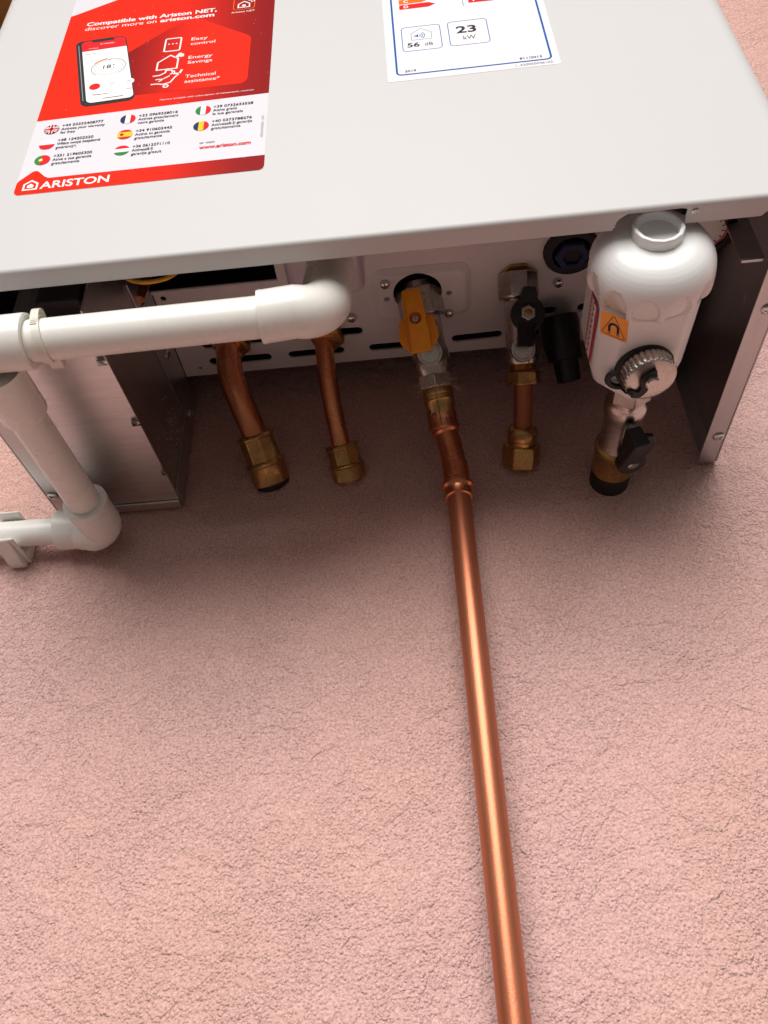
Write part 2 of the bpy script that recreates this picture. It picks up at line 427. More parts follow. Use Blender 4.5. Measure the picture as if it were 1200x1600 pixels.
# black service connector with blue nut
c = P(892, 390)
bm = lathe((c[0], c[1], ZP+.001), (0, 0, -1), [(0, .0160), (.004, .0160), (.0048, .0152), (.0048, .0115), (-.004, .0110)], 36, cap=False)
con = obj('service_connector', bm, 'rubber', boiler, smooth=True)
obj('hex_nut', lathe((c[0], c[1], ZP+.004), (0, 0, -1), [(0, .0105), (.010, .0105), (.011, .0098), (.011, .006), (.002, .006)], 6, cap=False), 'blue', con)
obj('connector_bore', lathe((c[0], c[1], ZP+.004), (0, 0, -1), [(0, .0060), (.009, .0060)], 20), 'rubber', con)
# black drain boss behind the cold valve
q0, q1 = spot(874, 514, y=-.052), spot(888, 588, y=-.034)
dd = (q1-q0)
dr = obj('drain_outlet', lathe(q0-dd*.25, dd, [(0, .0125), (.004, .0130), (dd.length*.9, .0105), (dd.length*.92, .0080), (dd.length*1.35, .0074), (dd.length*1.37, .0060)], 32), 'black', boiler, smooth=True)
# pressure gauge
g0 = spot(1104, 366, z=.03)
ga = obj('pressure_gauge', lathe(g0+Vector((0, 0, .055)), (0, 0, -1), [(0, .012), (.02, .014), (.048, .0150), (.0545, .0150), (.055, .0142), (.055, .0112), (.0535, .0110)], 48, cap=False), 'black', boiler, smooth=True)
fc = obj('gauge_face', lathe(g0+Vector((0, 0, .003)), (0, 0, -1), [(0, .0112), (.001, .0112)], 40), 'gasket', ga)
bm = bmesh.new()
for k in range(40):
    a0, a1 = R(-130+k*4.5), R(-130+(k+1)*4.5); z = g0.z+.0018
    v = [bm.verts.new((g0.x+r*math.cos(a), g0.y+r*math.sin(a), z)) for r, a in ((.0098, a0), (.0106, a0), (.0106, a1), (.0098, a1))]
    bm.faces.new(v)
obj('gauge_scale', bm, 'inkred', ga)
bm = bmesh.new()
for k in range(12):
    a = R(-130+k*22); z = g0.z+.0018
    add_box(bm, .0078, .0094, -.0002, .0002, 0, .0001, lambda q: Vector((g0.x+q.x*math.cos(a)-q.y*math.sin(a), g0.y+q.x*math.sin(a)+q.y*math.cos(a), z-q.z)))
obj('gauge_marks', bm, 'inkblack', ga)

# side panels of galvanised sheet with folded-in flanges
def side_panel(xo, s):
    """xo outer face, s = +1 folds toward +x"""
    bm = bmesh.new(); t = .0010
    add_box(bm, min(xo, xo+s*t), max(xo, xo+s*t), -.176, -.0035, 0, .30)
    o = obj('side_panel', bm, 'galv', boiler)
    cs = [lathe((xo-.01, y, z), (1, 0, 0), [(0, .0022), (.02, .0022)], 16) for y, z in ((-.1186, .0471), (-.1053, .0343))] if s < 0 else []
    if cs: cut(o, cs)
    bm = bmesh.new()
    # flange with a rolled bend
    x_in = xo+s*.0125
    add_box(bm, min(xo+s*.0014, x_in), max(xo+s*.0014, x_in), -.1780, -.0030, -.0012, -.0002)
    fl = obj('bottom_flange', bm, 'galv', o, bev=.0004)
    bm = bmesh.new(); add_box(bm, min(xo+s*.0002, xo+s*.0014), max(xo+s*.0002, xo+s*.0014), -.1780, -.0030, -.0012, .0002)
    obj('flange_bend', bm, 'galv', o, bev=.0005)
    # wall-side return
    bm = bmesh.new(); add_box(bm, min(xo+s*.0011, x_in-s*.002), max(xo+s*.0011, x_in-s*.002), -.0046, -.0035, 0, .30)
    obj('wall_return', bm, 'galv', o, bev=.0003)
    return o, s
sp_r, _ = side_panel(.4098, -1)
sp_l, _ = side_panel(-.0098, 1)
make_screw((.4046, -.0290, -.0012), (0, 0, -1), .0034, sp_r, .0014)
make_screw((.4046, -.1310, -.0012), (0, 0, -1), .0034, sp_r, .0014)
make_screw((-.0045, -.0270, -.0012), (0, 0, -1), .0034, sp_l, .0014)
# inner bracket behind the right end of the lip
bm = bmesh.new(); add_box(bm, .3850, .3965, -.1600, -.1590, .0040, .25)
add_box(bm, .3855, .3960, -.1600, -.1582, .0030, .0038)
obj('inner_bracket', bm, 'galv', boiler, bev=.0002)

# sheet metal box on the left under the boiler
bx = obj('sheet_metal_box', box(.0215, .0709, -.1500, -.0040, 0, .0010), 'galvx', boiler, bev=.0003)
bm = box(.0699, .0709, -.1700, -.0040, .0012, .0890)
sw = obj('box_side', bm, 'galv', bx)
bm = box(.0215, .0225, -.1500, -.0040, .0012, .0890)
obj('box_side', bm, 'galv', bx)
obj('box_back', box(.0227, .0697, -.0050, -.0040, .0012, .0890), 'galv', bx)
obj('box_front', box(.0227, .0697, -.1500, -.1490, .0012, .0600), 'galv', bx)
# upper flange strip with screws, and its rear leg running on behind the box
bm = box(.0711, .0719, -.1330, -.0035, .0610, .0893); add_box(bm, .0711, .0719, .0000-.0200, -.0035, .0010, .0600)
stp = obj('flange_strip', bm, 'galv', bx, bev=.0002)
make_screw((.0719, -.0640, .0750), (1, 0, 0), .0033, stp, .0016)
make_screw((.0719, -.0120, .0690), (1, 0, 0), .0030, stp, .0016)
make_screw((.0719, -.1080, .0700), (1, 0, 0), .0028, stp, .0016)
# rear lip of the box bottom
obj('rear_lip', box(.0230, .0705, -.0100, -.0030, -.0016, -.0003), 'galvx', bx, bev=.0003)
# twisted fixing tabs
def tab(x, y, s):
    bm = bmesh.new(); a = R(35)
    add_box(bm, -.0008, .0052, -.0022, .0022, -.0004, .0004, lambda q: Vector((x+s*(q.x*math.cos(.5)), y+q.y*math.cos(a*q.x/.004), -.0009-abs(q.x)*.45+q.y*math.sin(a*q.x/.004)+q.z)))
    obj('twist_tab', bm, 'chrome', bx, bev=.0002)
for px, py in ((163, 563), (216, 658), (262, 735)): q = spot(px, py, z=0); tab(q.x-.003, q.y, 1)
for px, py in ((83, 668), (135, 750)): q = spot(px, py, z=0); tab(q.x, q.y, -1)
# concrete spatter on the box side: small grains
bm = bmesh.new()
for k in range(260):
    y = random.gauss(-.030, .013); z = random.gauss(.026, .020)
    if not (-.075 < y < -.006 and .001 < z < .058): continue
    r = random.uniform(.0002, .0006)
    bmesh.ops.create_icosphere(bm, subdivisions=1, radius=r, matrix=Matrix.Translation((.0709+r*.3, y, z)))
o = obj('mortar_spatter', bm, mat('mortar', (.36, .27, .21), .9), bx); o['kind'] = 'stuff'

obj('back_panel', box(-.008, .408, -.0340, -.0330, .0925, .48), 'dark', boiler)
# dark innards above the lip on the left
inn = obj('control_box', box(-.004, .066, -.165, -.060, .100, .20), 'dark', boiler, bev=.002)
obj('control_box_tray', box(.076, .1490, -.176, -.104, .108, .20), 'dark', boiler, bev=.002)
bm = bmesh.new(); q = spot(92, 468, y=-.160); add_box(bm, q.x-.010, q.x+.013, -.164, -.146, q.z-.006, q.z+.06)
q = spot(95, 494, y=-.150); add_box(bm, q.x-.007, q.x+.010, -.158, -.144, q.z-.003, q.z+.03)
obj('terminal_plug', bm, mat('plug_plastic', (.020, .014, .016), .5), boiler, bev=.0015)
obj('loose_wire', tube(smooth_path([spot(188, 428, y=-.165), spot(205, 438, y=-.166), spot(230, 441, y=-.167), spot(262, 434, y=-.166), spot(285, 418, y=-.164)]), .0011, 12), 'wire', boiler, smooth=True)
q0, q1 = spot(229, 440, z=.085), spot(219, 468, z=.070)
ts = obj('copper_test_stub', tube([q0+(q0-q1)*.8, q1], .0027, 24), 'copperd', boiler, smooth=True)
# siphon collar the condensate elbow plugs into
sx, sy_ = .1960, -.1450
sph = obj('siphon_collar', box(.1600, .2035, -.150, -.110, .060, .0890), 'frost', boiler, bev=.005, seg=4)
bm = bmesh.new()
for k in range(5): add_box(bm, .1640+.004*k, .1650+.004*k, -.1512, -.150, .064, .086)
obj('moulded_rib', bm, 'frost', sph, bev=.0003)

# ------------------------------------------------------------------ prints on the front
YF = -D
def tmesh(s, bold=0, shear=0, font={}):
    cu = bpy.data.curves.new('t', 'FONT'); cu.body = s; cu.size = 1; cu.offset = bold; cu.shear = shear; cu.resolution_u = 4
    o = bpy.data.objects.new('t', cu); COL.objects.link(o); bpy.context.view_layer.update()
    me = bpy.data.meshes.new_from_object(o.evaluated_get(bpy.context.evaluated_depsgraph_get()))
    bpy.data.objects.remove(o); bpy.data.curves.remove(cu)
    return me
_cap = tmesh('H'); CAPH = max(v.co.y for v in _cap.vertices)
class Print:
    """flat printed shapes in sheet millimetres, one mesh per ink"""
    def __init__(s, fn): s.ink = {}; s.fn = fn
    def bm(s, m, lay):
        return s.ink.setdefault((m, lay), bmesh.new())
    def poly(s, m, lay, pts):
        b = s.bm(m, lay); f = b.faces.new([b.verts.new(s.fn(x, z, lay)) for x, z in pts])
        bmesh.ops.triangulate(b, faces=[f])
    def line(s, m, lay, pts, wd, closed=False):
        P_ = [Vector(p) for p in pts]; n = len(P_); b = s.bm(m, lay); A, B = [], []
        for i in range(n):
            p0 = P_[i-1] if (i or closed) else P_[i]; p1 = P_[(i+1) % n] if (i < n-1 or closed) else P_[i]
            d1 = (P_[i]-p0); d2 = (p1-P_[i])
            d1 = d1.normalized() if d1.length else d2.normalized(); d2 = d2.normalized() if d2.length else d1
            d = (d1+d2).normalized(); k = 1/max(.5, d.dot(d1)); nn = Vector((-d.y, d.x))*wd*.5*k
            A.append(b.verts.new(s.fn(*(P_[i]+nn), lay))); B.append(b.verts.new(s.fn(*(P_[i]-nn), lay)))
        for i in range(n if closed else n-1):
            j = (i+1) % n; b.faces.new((A[i], A[j], B[j], B[i]))
    def circ(s, m, lay, c, r, n=28, a0=0, a1=360, ry=None):
        s.poly(m, lay, [(c[0]+r*math.cos(R(a0+(a1-a0)*k/n)), c[1]+(ry or r)*math.sin(R(a0+(a1-a0)*k/n))) for k in range(n if a1-a0 == 360 else n+1)])
    def text(s, m, lay, t, x0, z0, x1, cap, bold=0, rot=0, shear=0):
        me = tmesh(t, bold, shear); xs = [v.co.x for v in me.vertices]
        if not xs: return
        a, b_ = min(xs), max(xs); kx = (x1-x0)/(b_-a); ky = cap/CAPH; b = s.bm(m, lay)
        cr, sr = math.cos(rot), math.sin(rot); vs = []
        for v in me.vertices:
            dx, dz = (v.co.x-a)*kx, v.co.y*ky
            vs.append(b.verts.new(s.fn(x0+dx*cr-dz*sr, z0+dx*sr+dz*cr, lay)))
        for p in me.polygons:
            try: b.faces.new([vs[i] for i in p.vertices])
            except ValueError: pass
        bpy.data.meshes.remove(me)
    def done(s, parent, names, nrm):
        for (m, lay), b in s.ink.items():
            b.normal_update()
            for f in b.faces:
                if f.normal.dot(nrm) < 0: f.normal_flip()
            obj(names.get(m, 'print'), b, m, parent)
front = lambda x, z, lay: Vector((x/1000, YF-.00012-.00006*lay, z/1000))

# --- red sticker
stk = obj('red_sticker', prism([(x/1000, z/1000) for x, z in rrect(38.3, 163.2, 56.2, 262, 2.2)], (0, YF-.00002, 0), (1, 0, 0), (0, 0, 1), (0, -1, 0), .00010), 'lilac', boiler)
stk['label'] = 'red and white sticker with phone picture and flags'
p = Print(front)
p.poly('red', 1, [(38.3, 119.3), (163.2, 122.4), (163.2, 258)] + [(100, 262), (40, 229.5), (38.3, 229)])
p.poly('redhex', 2, [(78, 177), (100, 199), (110, 207), (114.5, 209.2), (119, 208.4), (148, 184.6), (150, 182.4), (150.9, 180), (151.0, 139), (150, 136), (147.5, 134.4), (96, 134.2), (78, 134.2)])
p.poly('redband', 1, [(38.3, 59), (38.9, 57.2), (40.5, 56.2), (161, 56.2), (162.6, 57.2), (163.2, 59), (163.2, 68), (54, 68), (52.6, 68.6), (48.0, 74.2), (46.4, 75), (44.8, 74.4), (39.0, 67.6), (38.3, 66)])
# title
p.text('inkwhite', 3, 'Compatible with Ariston NET,', 50.2, 214.7, 128.8, 3.9, .028)
p.text('inkwhite', 3, 'discover more on', 50.0, 209.4, 93.0, 3.7, 0)
p.text('inkwhite', 3, 'ariston.com', 95.3, 209.4, 127.6, 3.7, .03)
# NET badge
p.line('inkorange', 3, rrect(138.6, 151.2, 213.4, 227, 2.2), .45, True)
p.line('inkwhite', 4, [(141.5, 219.5), (144.8, 222.5), (148.2, 219.5), (148.2, 215.6), (141.5, 215.6)], .8, True)
p.circ('inkwhite', 4, (144.8, 217.6), 1.2)
p.line('inkwhite', 4, [(147, 223.5), (149, 222.6), (149.8, 220.6)], .6); p.line('inkwhite', 4, [(147.3, 225.2), (150.2, 224), (151.0, 221.2)], .6)
p.text('inkwhite', 3, 'Ariston NET', 137.7, 210.0, 151.6, 1.6, .008)
# icons
p.line('inkwhite', 3, rrect(101.2, 110.2, 175.6, 189.2, 1.0, 3), .9, True)
for i in range(3): p.circ('inkwhite', 3, (103.4+2.2*i, 183.2), .55, 10)
p.line('inkwhite', 3, [(99.0, 164.5), (105.6, 171.0), (110.4, 166.6), (110.4, 156.8), (99.0, 156.8)], .9, True)
p.poly('inkwhite', 3, [(108.2, 168.6), (110.6, 172.6), (112.2, 172.2), (111.8, 169.4), (109.4, 167.6)]); p.poly('inkwhite', 3, [(111.0, 167.8), (113.4, 168.6), (113.2, 171.4), (112.4, 171.2)])
p.line('inkwhite', 3, [(97.6, 151.0), (101.5, 151.2), (104.4, 153.4), (104.6, 155.6), (107.8, 155.4), (108.8, 152.2), (107.2, 151.2)], .9)
p.line('inkwhite', 3, [(97.4, 142.8), (100.4, 142.9), (104.2, 141.8), (108.2, 143.2), (110.4, 148.0), (112.8, 151.6)], .9)
p.line('inkwhite', 3, [(109.0, 154.6), (109.6, 151.4), (112.6, 151.2), (113.6, 154.8)], 1.2)
p.circ('inkwhite', 3, (106.0, 139.8), 1.7, 16); p.circ('redhex', 4, (106.0, 139.8), .8, 12)
p.line('inkwhite', 3, [(99.6, 147.2), (103.8, 147.2), (107.2, 149.8)], .8); p.line('inkwhite', 3, [(101.5, 144.8), (104, 147.2)], .7)
for i, (a, b_, x1a, x1b) in enumerate((('Easy', 'control', 125.6, 130.3), ('Energy', 'Savings', 129.8, 130.0), ('Technical', 'assistance*', 133.0, 135.6))):
    z = (184.6, 165.0, 145.8)[i]
    p.text('inkwhite', 3, a, 116.2, z, x1a, 3.0, .004); p.text('inkwhite', 3, b_, 116.2, z-5.0, x1b, 2.9, .004)
p.text('inkwhite', 3, '*Service available with subscription of maintenance contract', 104.0, 126.2, 155.0, 1.25)
# phone picture
def skew(pts):   # phone outline leans: x shifts with height
    return [(x + (196-z)*.205, z + (x-50)*.06) for x, z in pts]
p.poly('phone', 3, skew(rrect(46.8, 76.6, 128.3, 197.6, 4.5)))
p.poly('inkgrey', 4, skew(rrect(48.3, 48.6, 134, 193, .1, 2)))
p.poly('inkwhite', 4, skew(rrect(50.2, 76.0, 131.2, 196.3, 3.2)))
p.poly('inkred', 5, skew([(50.2, 185.4), (76.0, 185.4)] + [(x, z) for x, z in rrect(50.2, 76.0, 131.2, 196.3, 3.2) if z > 190]))
p.poly('phone', 6, skew(rrect(56.5, 69.6, 194.2, 196.8, 1.0, 3)))
cx, cz = 70.6, 166.0
def arc(m, lay, r, a0, a1, wd, ry=.93): p.line(m, lay, [(cx+r*math.cos(R(a0+(a1-a0)*k/30)), cz+r*ry*math.sin(R(a0+(a1-a0)*k/30))) for k in range(31)], wd)
arc('inkgrey', 5, 9.7, -50, 230, .7); arc('inkorange', 6, 9.7, 95, 150, .9)
arc('inkgrey', 5, 8.0, 0, 360, .25)
p.circ('paper', 7, (cx-.6, cz+9.2), 1.3); p.text('inkblack', 6, '18', 67.6, 164.6, 72.0, 3.6, 0); p.circ('inkblack', 6, (73.4, 167.8), .45, 10); p.circ('inkblack', 6, (73.6, 165.0), .35, 10)
p.text('inkgrey', 6, 'current temperature', 67.0, 162.4, 74.6, .7)
p.circ('inkred', 5, (65.6, 147.0), 3.1); p.circ('paper', 5, (75.2, 147.9), 3.0); p.circ('paper', 5, (84.6, 148.7), 3.0)
p.line('inkgrey', 6, [(75.2+1.1*math.cos(R(a)), 147.9+1.1*math.sin(R(a))) for a in range(0, 330, 30)], .25)
p.line('inkgrey', 6, [(83.6, 147.8), (84.6, 149.6), (85.6, 147.8)], .4)
p.text('inkred', 6, 'ariston', 62.0, 191.2, 70.4, 1.5, .0); p.text('inkwhite', 7, 'ariston', 62.0, 191.2, 70.4, 1.5, .0)
p.text('inkwhite', 7, 'schedule', 56.0, 187.4, 61.5, .9); p.text('inkblack', 6, 'Living room', 54.5, 181.8, 61, .9)
p.text('inkblack', 6, 'Heating active', 65.2, 138.4, 74.2, 1.0, .01); p.text('inkgrey', 6, 'set until tomorrow', 74.6, 138.7, 82.0, .7); p.text('inkred', 6, 'Details', 84.2, 141.2, 88.0, .8, .01)
p.poly('phone', 6, [(72.0, 134.2), (83.0, 134.8), (83.0, 135.2), (72.0, 134.6)])
# flags
def disc_clip(c, r, a, b_, vert):   # slice of a disc between a and b (fractions -1..1)
    n = 14; pts = []
    if vert:
        for k in range(n+1): x = a+(b_-a)*k/n; pts.append((c[0]+r*x, c[1]+r*math.sqrt(max(0, 1-x*x))))
        for k in range(n+1): x = b_+(a-b_)*k/n; pts.append((c[0]+r*x, c[1]-r*math.sqrt(max(0, 1-x*x))))
    else:
        for k in range(n+1): x = a+(b_-a)*k/n; pts.append((c[0]+r*math.sqrt(max(0, 1-x*x)), c[1]+r*x))
        for k in range(n+1): x = b_+(a-b_)*k/n; pts.append((c[0]-r*math.sqrt(max(0, 1-x*x)), c[1]+r*x))
    out = []
    for q in pts:
        if not out or (abs(q[0]-out[-1][0])+abs(q[1]-out[-1][1])) > 1e-3: out.append(q)
    if abs(out[0][0]-out[-1][0])+abs(out[0][1]-out[-1][1]) < 1e-3: out.pop()
    return out
FR = 4.1
def stripes(c, cols, vert, cutp=None):
    k = len(cols); e = cutp or [-1+2*i/k for i in range(k+1)]
    for i, m in enumerate(cols): p.poly(m, 3, disc_clip(c, FR, e[i], e[i+1], vert))
uk, pol, por, fra, esp, hun, ita, rom = (48.1, 110.1), (48.0, 96.7), (48.1, 83.5), (88.8, 112.1), (89.0, 98.3), (89.2, 84.5), (128.9, 112.6), (128.9, 98.5)
p.circ('inknavy', 3, uk, FR)
for a in (38, -38):
    d = (math.cos(R(a))*FR*.98, math.sin(R(a))*FR*.98)
    p.line('inkwhite', 4, [(uk[0]-d[0], uk[1]-d[1]), (uk[0]+d[0], uk[1]+d[1])], 1.3); p.line('inkred', 5, [(uk[0]-d[0], uk[1]-d[1]), (uk[0]+d[0], uk[1]+d[1])], .45)
for d in ((FR*.98, 0), (0, FR*.98)):
    p.line('inkwhite', 6, [(uk[0]-d[0], uk[1]-d[1]), (uk[0]+d[0], uk[1]+d[1])], 2.1)
    p.line('inkred', 7, [(uk[0]-d[0], uk[1]-d[1]), (uk[0]+d[0], uk[1]+d[1])], 1.15)
stripes(pol, ['inkred', 'inkwhite'], False)
stripes(por, ['inkgreen', 'inkred'], True, [-1, -.2, 1]); p.circ('inkyellow', 4, (por[0]-.8, por[1]), 1.2); p.circ('inkwhite', 5, (por[0]-.8, por[1]), .6)
stripes(fra, ['inknavy', 'inkwhite', 'inkred'], True)
stripes(esp, ['inkred', 'inkyellow', 'inkred'], False, [-1, -.5, .5, 1]); p.circ('inkred', 4, (esp[0]-1.6, esp[1]), 1.1); p.circ('inkblack', 5, (esp[0]-1.6, esp[1]), .5)
stripes(hun, ['inkgreen', 'inkwhite', 'inkred'], False)
stripes(ita, ['inkgreen', 'inkwhite', 'inkred'], True)
stripes(rom, ['inknavy', 'inkyellow', 'inkred'], True)
for (x, z, ls) in ((53.4, 112.0, (('+44 03332408777', 75.6), ('Activate your warranty', 76.8), ('for free', 61.2))),
                   (53.3, 98.9, (('+48 124202220', 72.2), ('W\u0142\u0105cz twoj\u0105 bezp\u0142atn\u0105', 76.3), ('gwarancj\u0119', 64.0))),
                   (53.5, 85.3, (('+351 219605300', 73.6), ('Ative a sua garantia', 73.8), ('gratuitamente', 68.0))),
                   (94.5, 113.2, (('+33 0969328016', 115.3), ('Activez gratuitement', 115.9), ('votre garantie', 108.6))),
                   (94.5, 99.6, (('+34 910602442', 113.6), ('Activa tu garant\u00eda', 112.8), ('gratuitamente', 109.0))),
                   (94.6, 86.0, (('+36 0612371110', 113.8), ('Activeaz\u0103-\u0163i', 105.4), ('garan\u0163ia gratuit', 110.2))),
                   (134.2, 113.9, (('+39 0732633528', 155.3), ('Attiva gratis', 146.8), ('la tua garanzia', 150.2))),
                   (134.3, 100.8, (('+40 0373788276', 155.2), ('Activeaz\u0103-\u0163i garan\u0163ia', 155.6), ('gratuitamente', 149.6)))):
    for i, (t, x1_) in enumerate(ls): p.text('inkblack', 3, t, x, z-.2-3.2*i, x1_, 2.05, .012)
p.text('inkblack', 3, 'or visit:', 129.4, 82.7, 137.2, 1.9)
p.text('inkred', 3, 'www.ariston.com', 129.4, 78.4, 155.7, 2.7, .03)
p.text('inkgrey', 3, '420010796200 - GRT', 161.6, 83.0, 161.6+19.5, 1.3, 0, math.pi/2)
p.text('inkwhite', 3, 'ARISTON', 51.0, 59.5, 86.0, 5.3, .02)
p.line('inkwhite', 3, [(42.7, 64.2), (46.0, 66.8), (49.4, 64.2), (49.4, 59.8), (42.7, 59.8)], 1.0, True)
p.poly('inkwhite', 3, [(44.4, 61.2), (44.4, 63.0), (46.0, 64.4), (47.6, 63.0), (47.6, 61.2)])
NM = dict(red='red_print', redhex='house_print', redband='red_print', inkwhite='white_print', inkblack='black_print', inkgrey='grey_print', inkred='red_print', inkgreen='green_print',
          inkyellow='yellow_print', inknavy='navy_print', inkorange='orange_print', phone='phone_print', paper='pale_print', inkblue='blue_print', warn='orange_print')
p.done(stk, NM, Vector((0, -1, 0)))

# --- energy label
lab = obj('energy_label', prism([(x/1000, z/1000) for x, z in rrect(226.2, 315.7, 119.6, 262, .8, 3)], (0, YF-.00002, 0), (1, 0, 0), (0, 0, 1), (0, -1, 0), .00010), 'paper', boiler)
lab['label'] = 'white energy label with blue frame'
p = Print(front)
p.line('inkblue', 1, rrect(231.2, 311.6, 125.1, 258, 2.6), 1.1, True)
p.poly('inkred', 1, [(235.6, 192.0), (252.2, 192.3), (256.2, 194.8), (252.4, 197.3), (235.6, 197.0)])
p.text('inkwhite', 2, 'D', 238.2, 193.2, 240.8, 2.7, .03)
p.poly('inkorange', 1, [(235.6, 197.9), (248.6, 198.2), (252.8, 200.6), (248.8, 203.2), (235.6, 203.0)])
p.text('inkwhite', 2, 'C', 238.2, 199.2, 240.9, 2.7, .03)
p.poly('inkyellow', 1, [(235.6, 203.9), (245.6, 204.2), (249.8, 206.6), (245.8, 209.2), (235.6, 209.0)])
p.text('inkwhite', 2, 'B', 238.2, 205.2, 240.8, 2.7, .03)
p.line('inkblue', 1, [(271.6, 188.6), (271.4, 200), (271.4, 240)], .35)
p.poly('inkred', 1, [(274.7, 191.3), (288.5, 191.0), (292.3, 193.6), (288.5, 196.4), (274.7, 196.4)])
p.text('inkwhite', 2, 'F', 277.2, 192.5, 279.4, 2.7, .03)
p.line('inkblue', 1, rrect(235.5, 256.7, 147.4, 172.1, 2.2), .42, True)
p.line('inkblue', 1, rrect(261.1, 282.4, 147.8, 172.6, 2.2), .42, True)
p.line('inknavy', 1, [(240.6, 158.2), (240.6, 165.0), (246.2, 169.6), (251.7, 165.0), (251.7, 158.2)], .22, True)
p.poly('inkblue', 2, [(242.2, 162.6), (243.2, 162.6), (244.4, 163.9), (244.4, 160.5), (243.2, 161.8), (242.2, 161.8)])
for r in (1.4, 2.6, 3.8): p.line('inkblue', 2, [(244.2+r*math.cos(R(a)), 162.2+r*math.sin(R(a))) for a in range(-50, 51, 10)], .38)
p.text('inkblack', 1, '56', 238.0, 151.4, 244.7, 4.0, .022)
p.text('inkblack', 1, 'dB', 247.5, 151.3, 251.9, 3.2)
p.text('inkblack', 1, '23', 265.2, 160.3, 276.2, 6.6, .024)
p.text('inkblack', 1, 'kW', 268.5, 153.0, 275.2, 4.0)
p.text('inkblack', 1, '2019', 235.3, 127.2, 241.3, 1.9, .02)
p.text('inkblack', 1, '811/2013', 295.4, 127.3, 307.0, 1.9, .02)
p.text('inknavy', 1, '1_420050046103', 292.6, 121.2, 311.6, 1.9)
p.done(lab, NM, Vector((0, -1, 0)))

# ------------------------------------------------------------------ gas pipe down the wall
gp = thing('gas_pipe', 'long straight copper pipe running down the pink wall from the gas valve', 'pipe', loc=(.2473, -.024, -.03))
def inv(o): return Matrix.Translation(-o.location)
def put(parent, o):   # keep world coordinates under a located empty
    o.parent = parent; o.matrix_parent_inverse = inv(parent); return o
PX, PY, PR = .2473, -.024, .0071
put(gp, obj('pipe', lathe((PX, PY, -.026), (0, 0, -1), [(0, PR), (1.32, PR)], 64), 'copper', smooth=True))
put(gp, obj('die_line', box(PX-.32*PR-.00013, PX-.32*PR+.00013, PY-.952*PR, PY-.90*PR, -1.3, -.028), mat('die_line', (.16, .06, .03), .5, .6)))
e_top = Vector((.2425, -.0305, .0235))
elb = smooth_path([e_top, Vector((.2448, -.0272, .0130)), Vector((.2464, -.0248, .0020)), Vector((PX, PY, -.010)), Vector((PX, PY, -.018))], 8)
el_o = put(gp, obj('press_elbow', tube(elb, lambda t: .0086 if t < .10 else (.0073 if t < .52 else (.0071 if t < .56 else .0079)), 40), 'copperd', smooth=True))
put(gp, obj('socket_bead', lathe((PX, PY, -.0150), (0, 0, -1), [(0, .0079), (.0010, .0090), (.0028, .0098), (.0045, .0096), (.0058, .0083), (.0062, .0081), (.0115, .0081), (.0122, .0070)], 48), 'copperd', smooth=True))

# ------------------------------------------------------------------ helpers for valves
def hexp(A, a, t0, t1, r, ref=None, ph=0, ch=.0008):
    return lathe(Vector(A), a, [(t0, r-ch), (t0+ch*.8, r), (t1-ch*.8, r), (t1, r-ch)], 6, ref=ref, phase=ph)
def plug_face(bm, c, nrm, r, h):
    add_lathe(bm, c, nrm, [(-.003, r*1.04), (h*.7, r*1.04), (h, r*.97), (h+.0002, r*.80), (h-.0004, r*.76), (h-.0002, .00001)], 36)

# gas valve: amber lever
A = Vector((GC[0], GC[1], ZP+.006)); B = e_top
ax = (B-A).normalized(); LEN = (B-A).length
down = Vector((0, -.62, -1)); down = (down-ax*down.dot(ax)).normalized(); sd = ax.cross(down)
gv = thing('gas_valve', 'nickel gas ball valve with amber yellow lever above the copper pipe', 'valve', loc=A)
bm = bmesh.new()
add_lathe(bm, A, ax, [(0, .0085), (.010, .0085)], 32)
add_lathe(bm, A, ax, [(.012, .0100), (.013, .0104), (.040, .0104), (.043, .0112), (.047, .0116), (.053, .0116), (.056, .0104), (.058, .0098)], 40)
put(gv, obj('valve_body', bm, 'nickel', smooth=True))
put(gv, obj('union_nut', hexp(A, ax, .004, .022, .0142, ref=down, ph=.5), 'nickel', bev=.0004))
bm = bmesh.new(); plug_face(bm, A+ax*.0455+down*.0070, down, .0078, .0052)
put(gv, obj('stem_plug', bm, 'nickel', smooth=True))
put(gv, obj('hex_collar', hexp(A, ax, .0575, .0660, .0112, ref=down), 'nickel', bev=.0004))
bm = bmesh.new()
add_lathe(bm, A, ax, [(.0660, .0094), (.0668, .0098), (.0695, .0098), (.0700, .0094), (.0730, .0094), (.0735, .0099), (.0742, .0094), (LEN-.0075, .0088)], 40)
put(gv, obj('brass_adapter', bm, 'brass', smooth=True))
bm = lathe(A, ax, [(LEN-.0085, .0090), (LEN-.0015, .0092), (LEN-.0005, .0098), (LEN+.0010, .0098), (LEN+.0016, .0088)], 40)
put(gv, obj('press_sleeve', bm, 'copperd', smooth=True))
bm = bmesh.new()      # installer's pen ticks on the sleeve
for k in range(9):
    th = R(-50+k*12+random.uniform(-3, 3)); t = LEN-.0065+random.uniform(-.0035, .003)
    c = A+ax*t+(down*math.cos(th)+sd*math.sin(th))*.00935
    dn = (down*math.cos(th)+sd*math.sin(th)); tt = (-down*math.sin(th)+sd*math.cos(th))
    g_ = random.uniform(-.8, .8); l = random.uniform(.0006, .0013)
    u_ = ax*math.cos(g_)+tt*math.sin(g_); v_ = ax*-math.sin(g_)+tt*math.cos(g_)
    add_box(bm, -l, l, -.00022, .00022, -.0001, .00014, lambda q: c+u_*q.x+v_*q.y+dn*q.z)
put(gv, obj('pen_mark', bm, 'pen'))
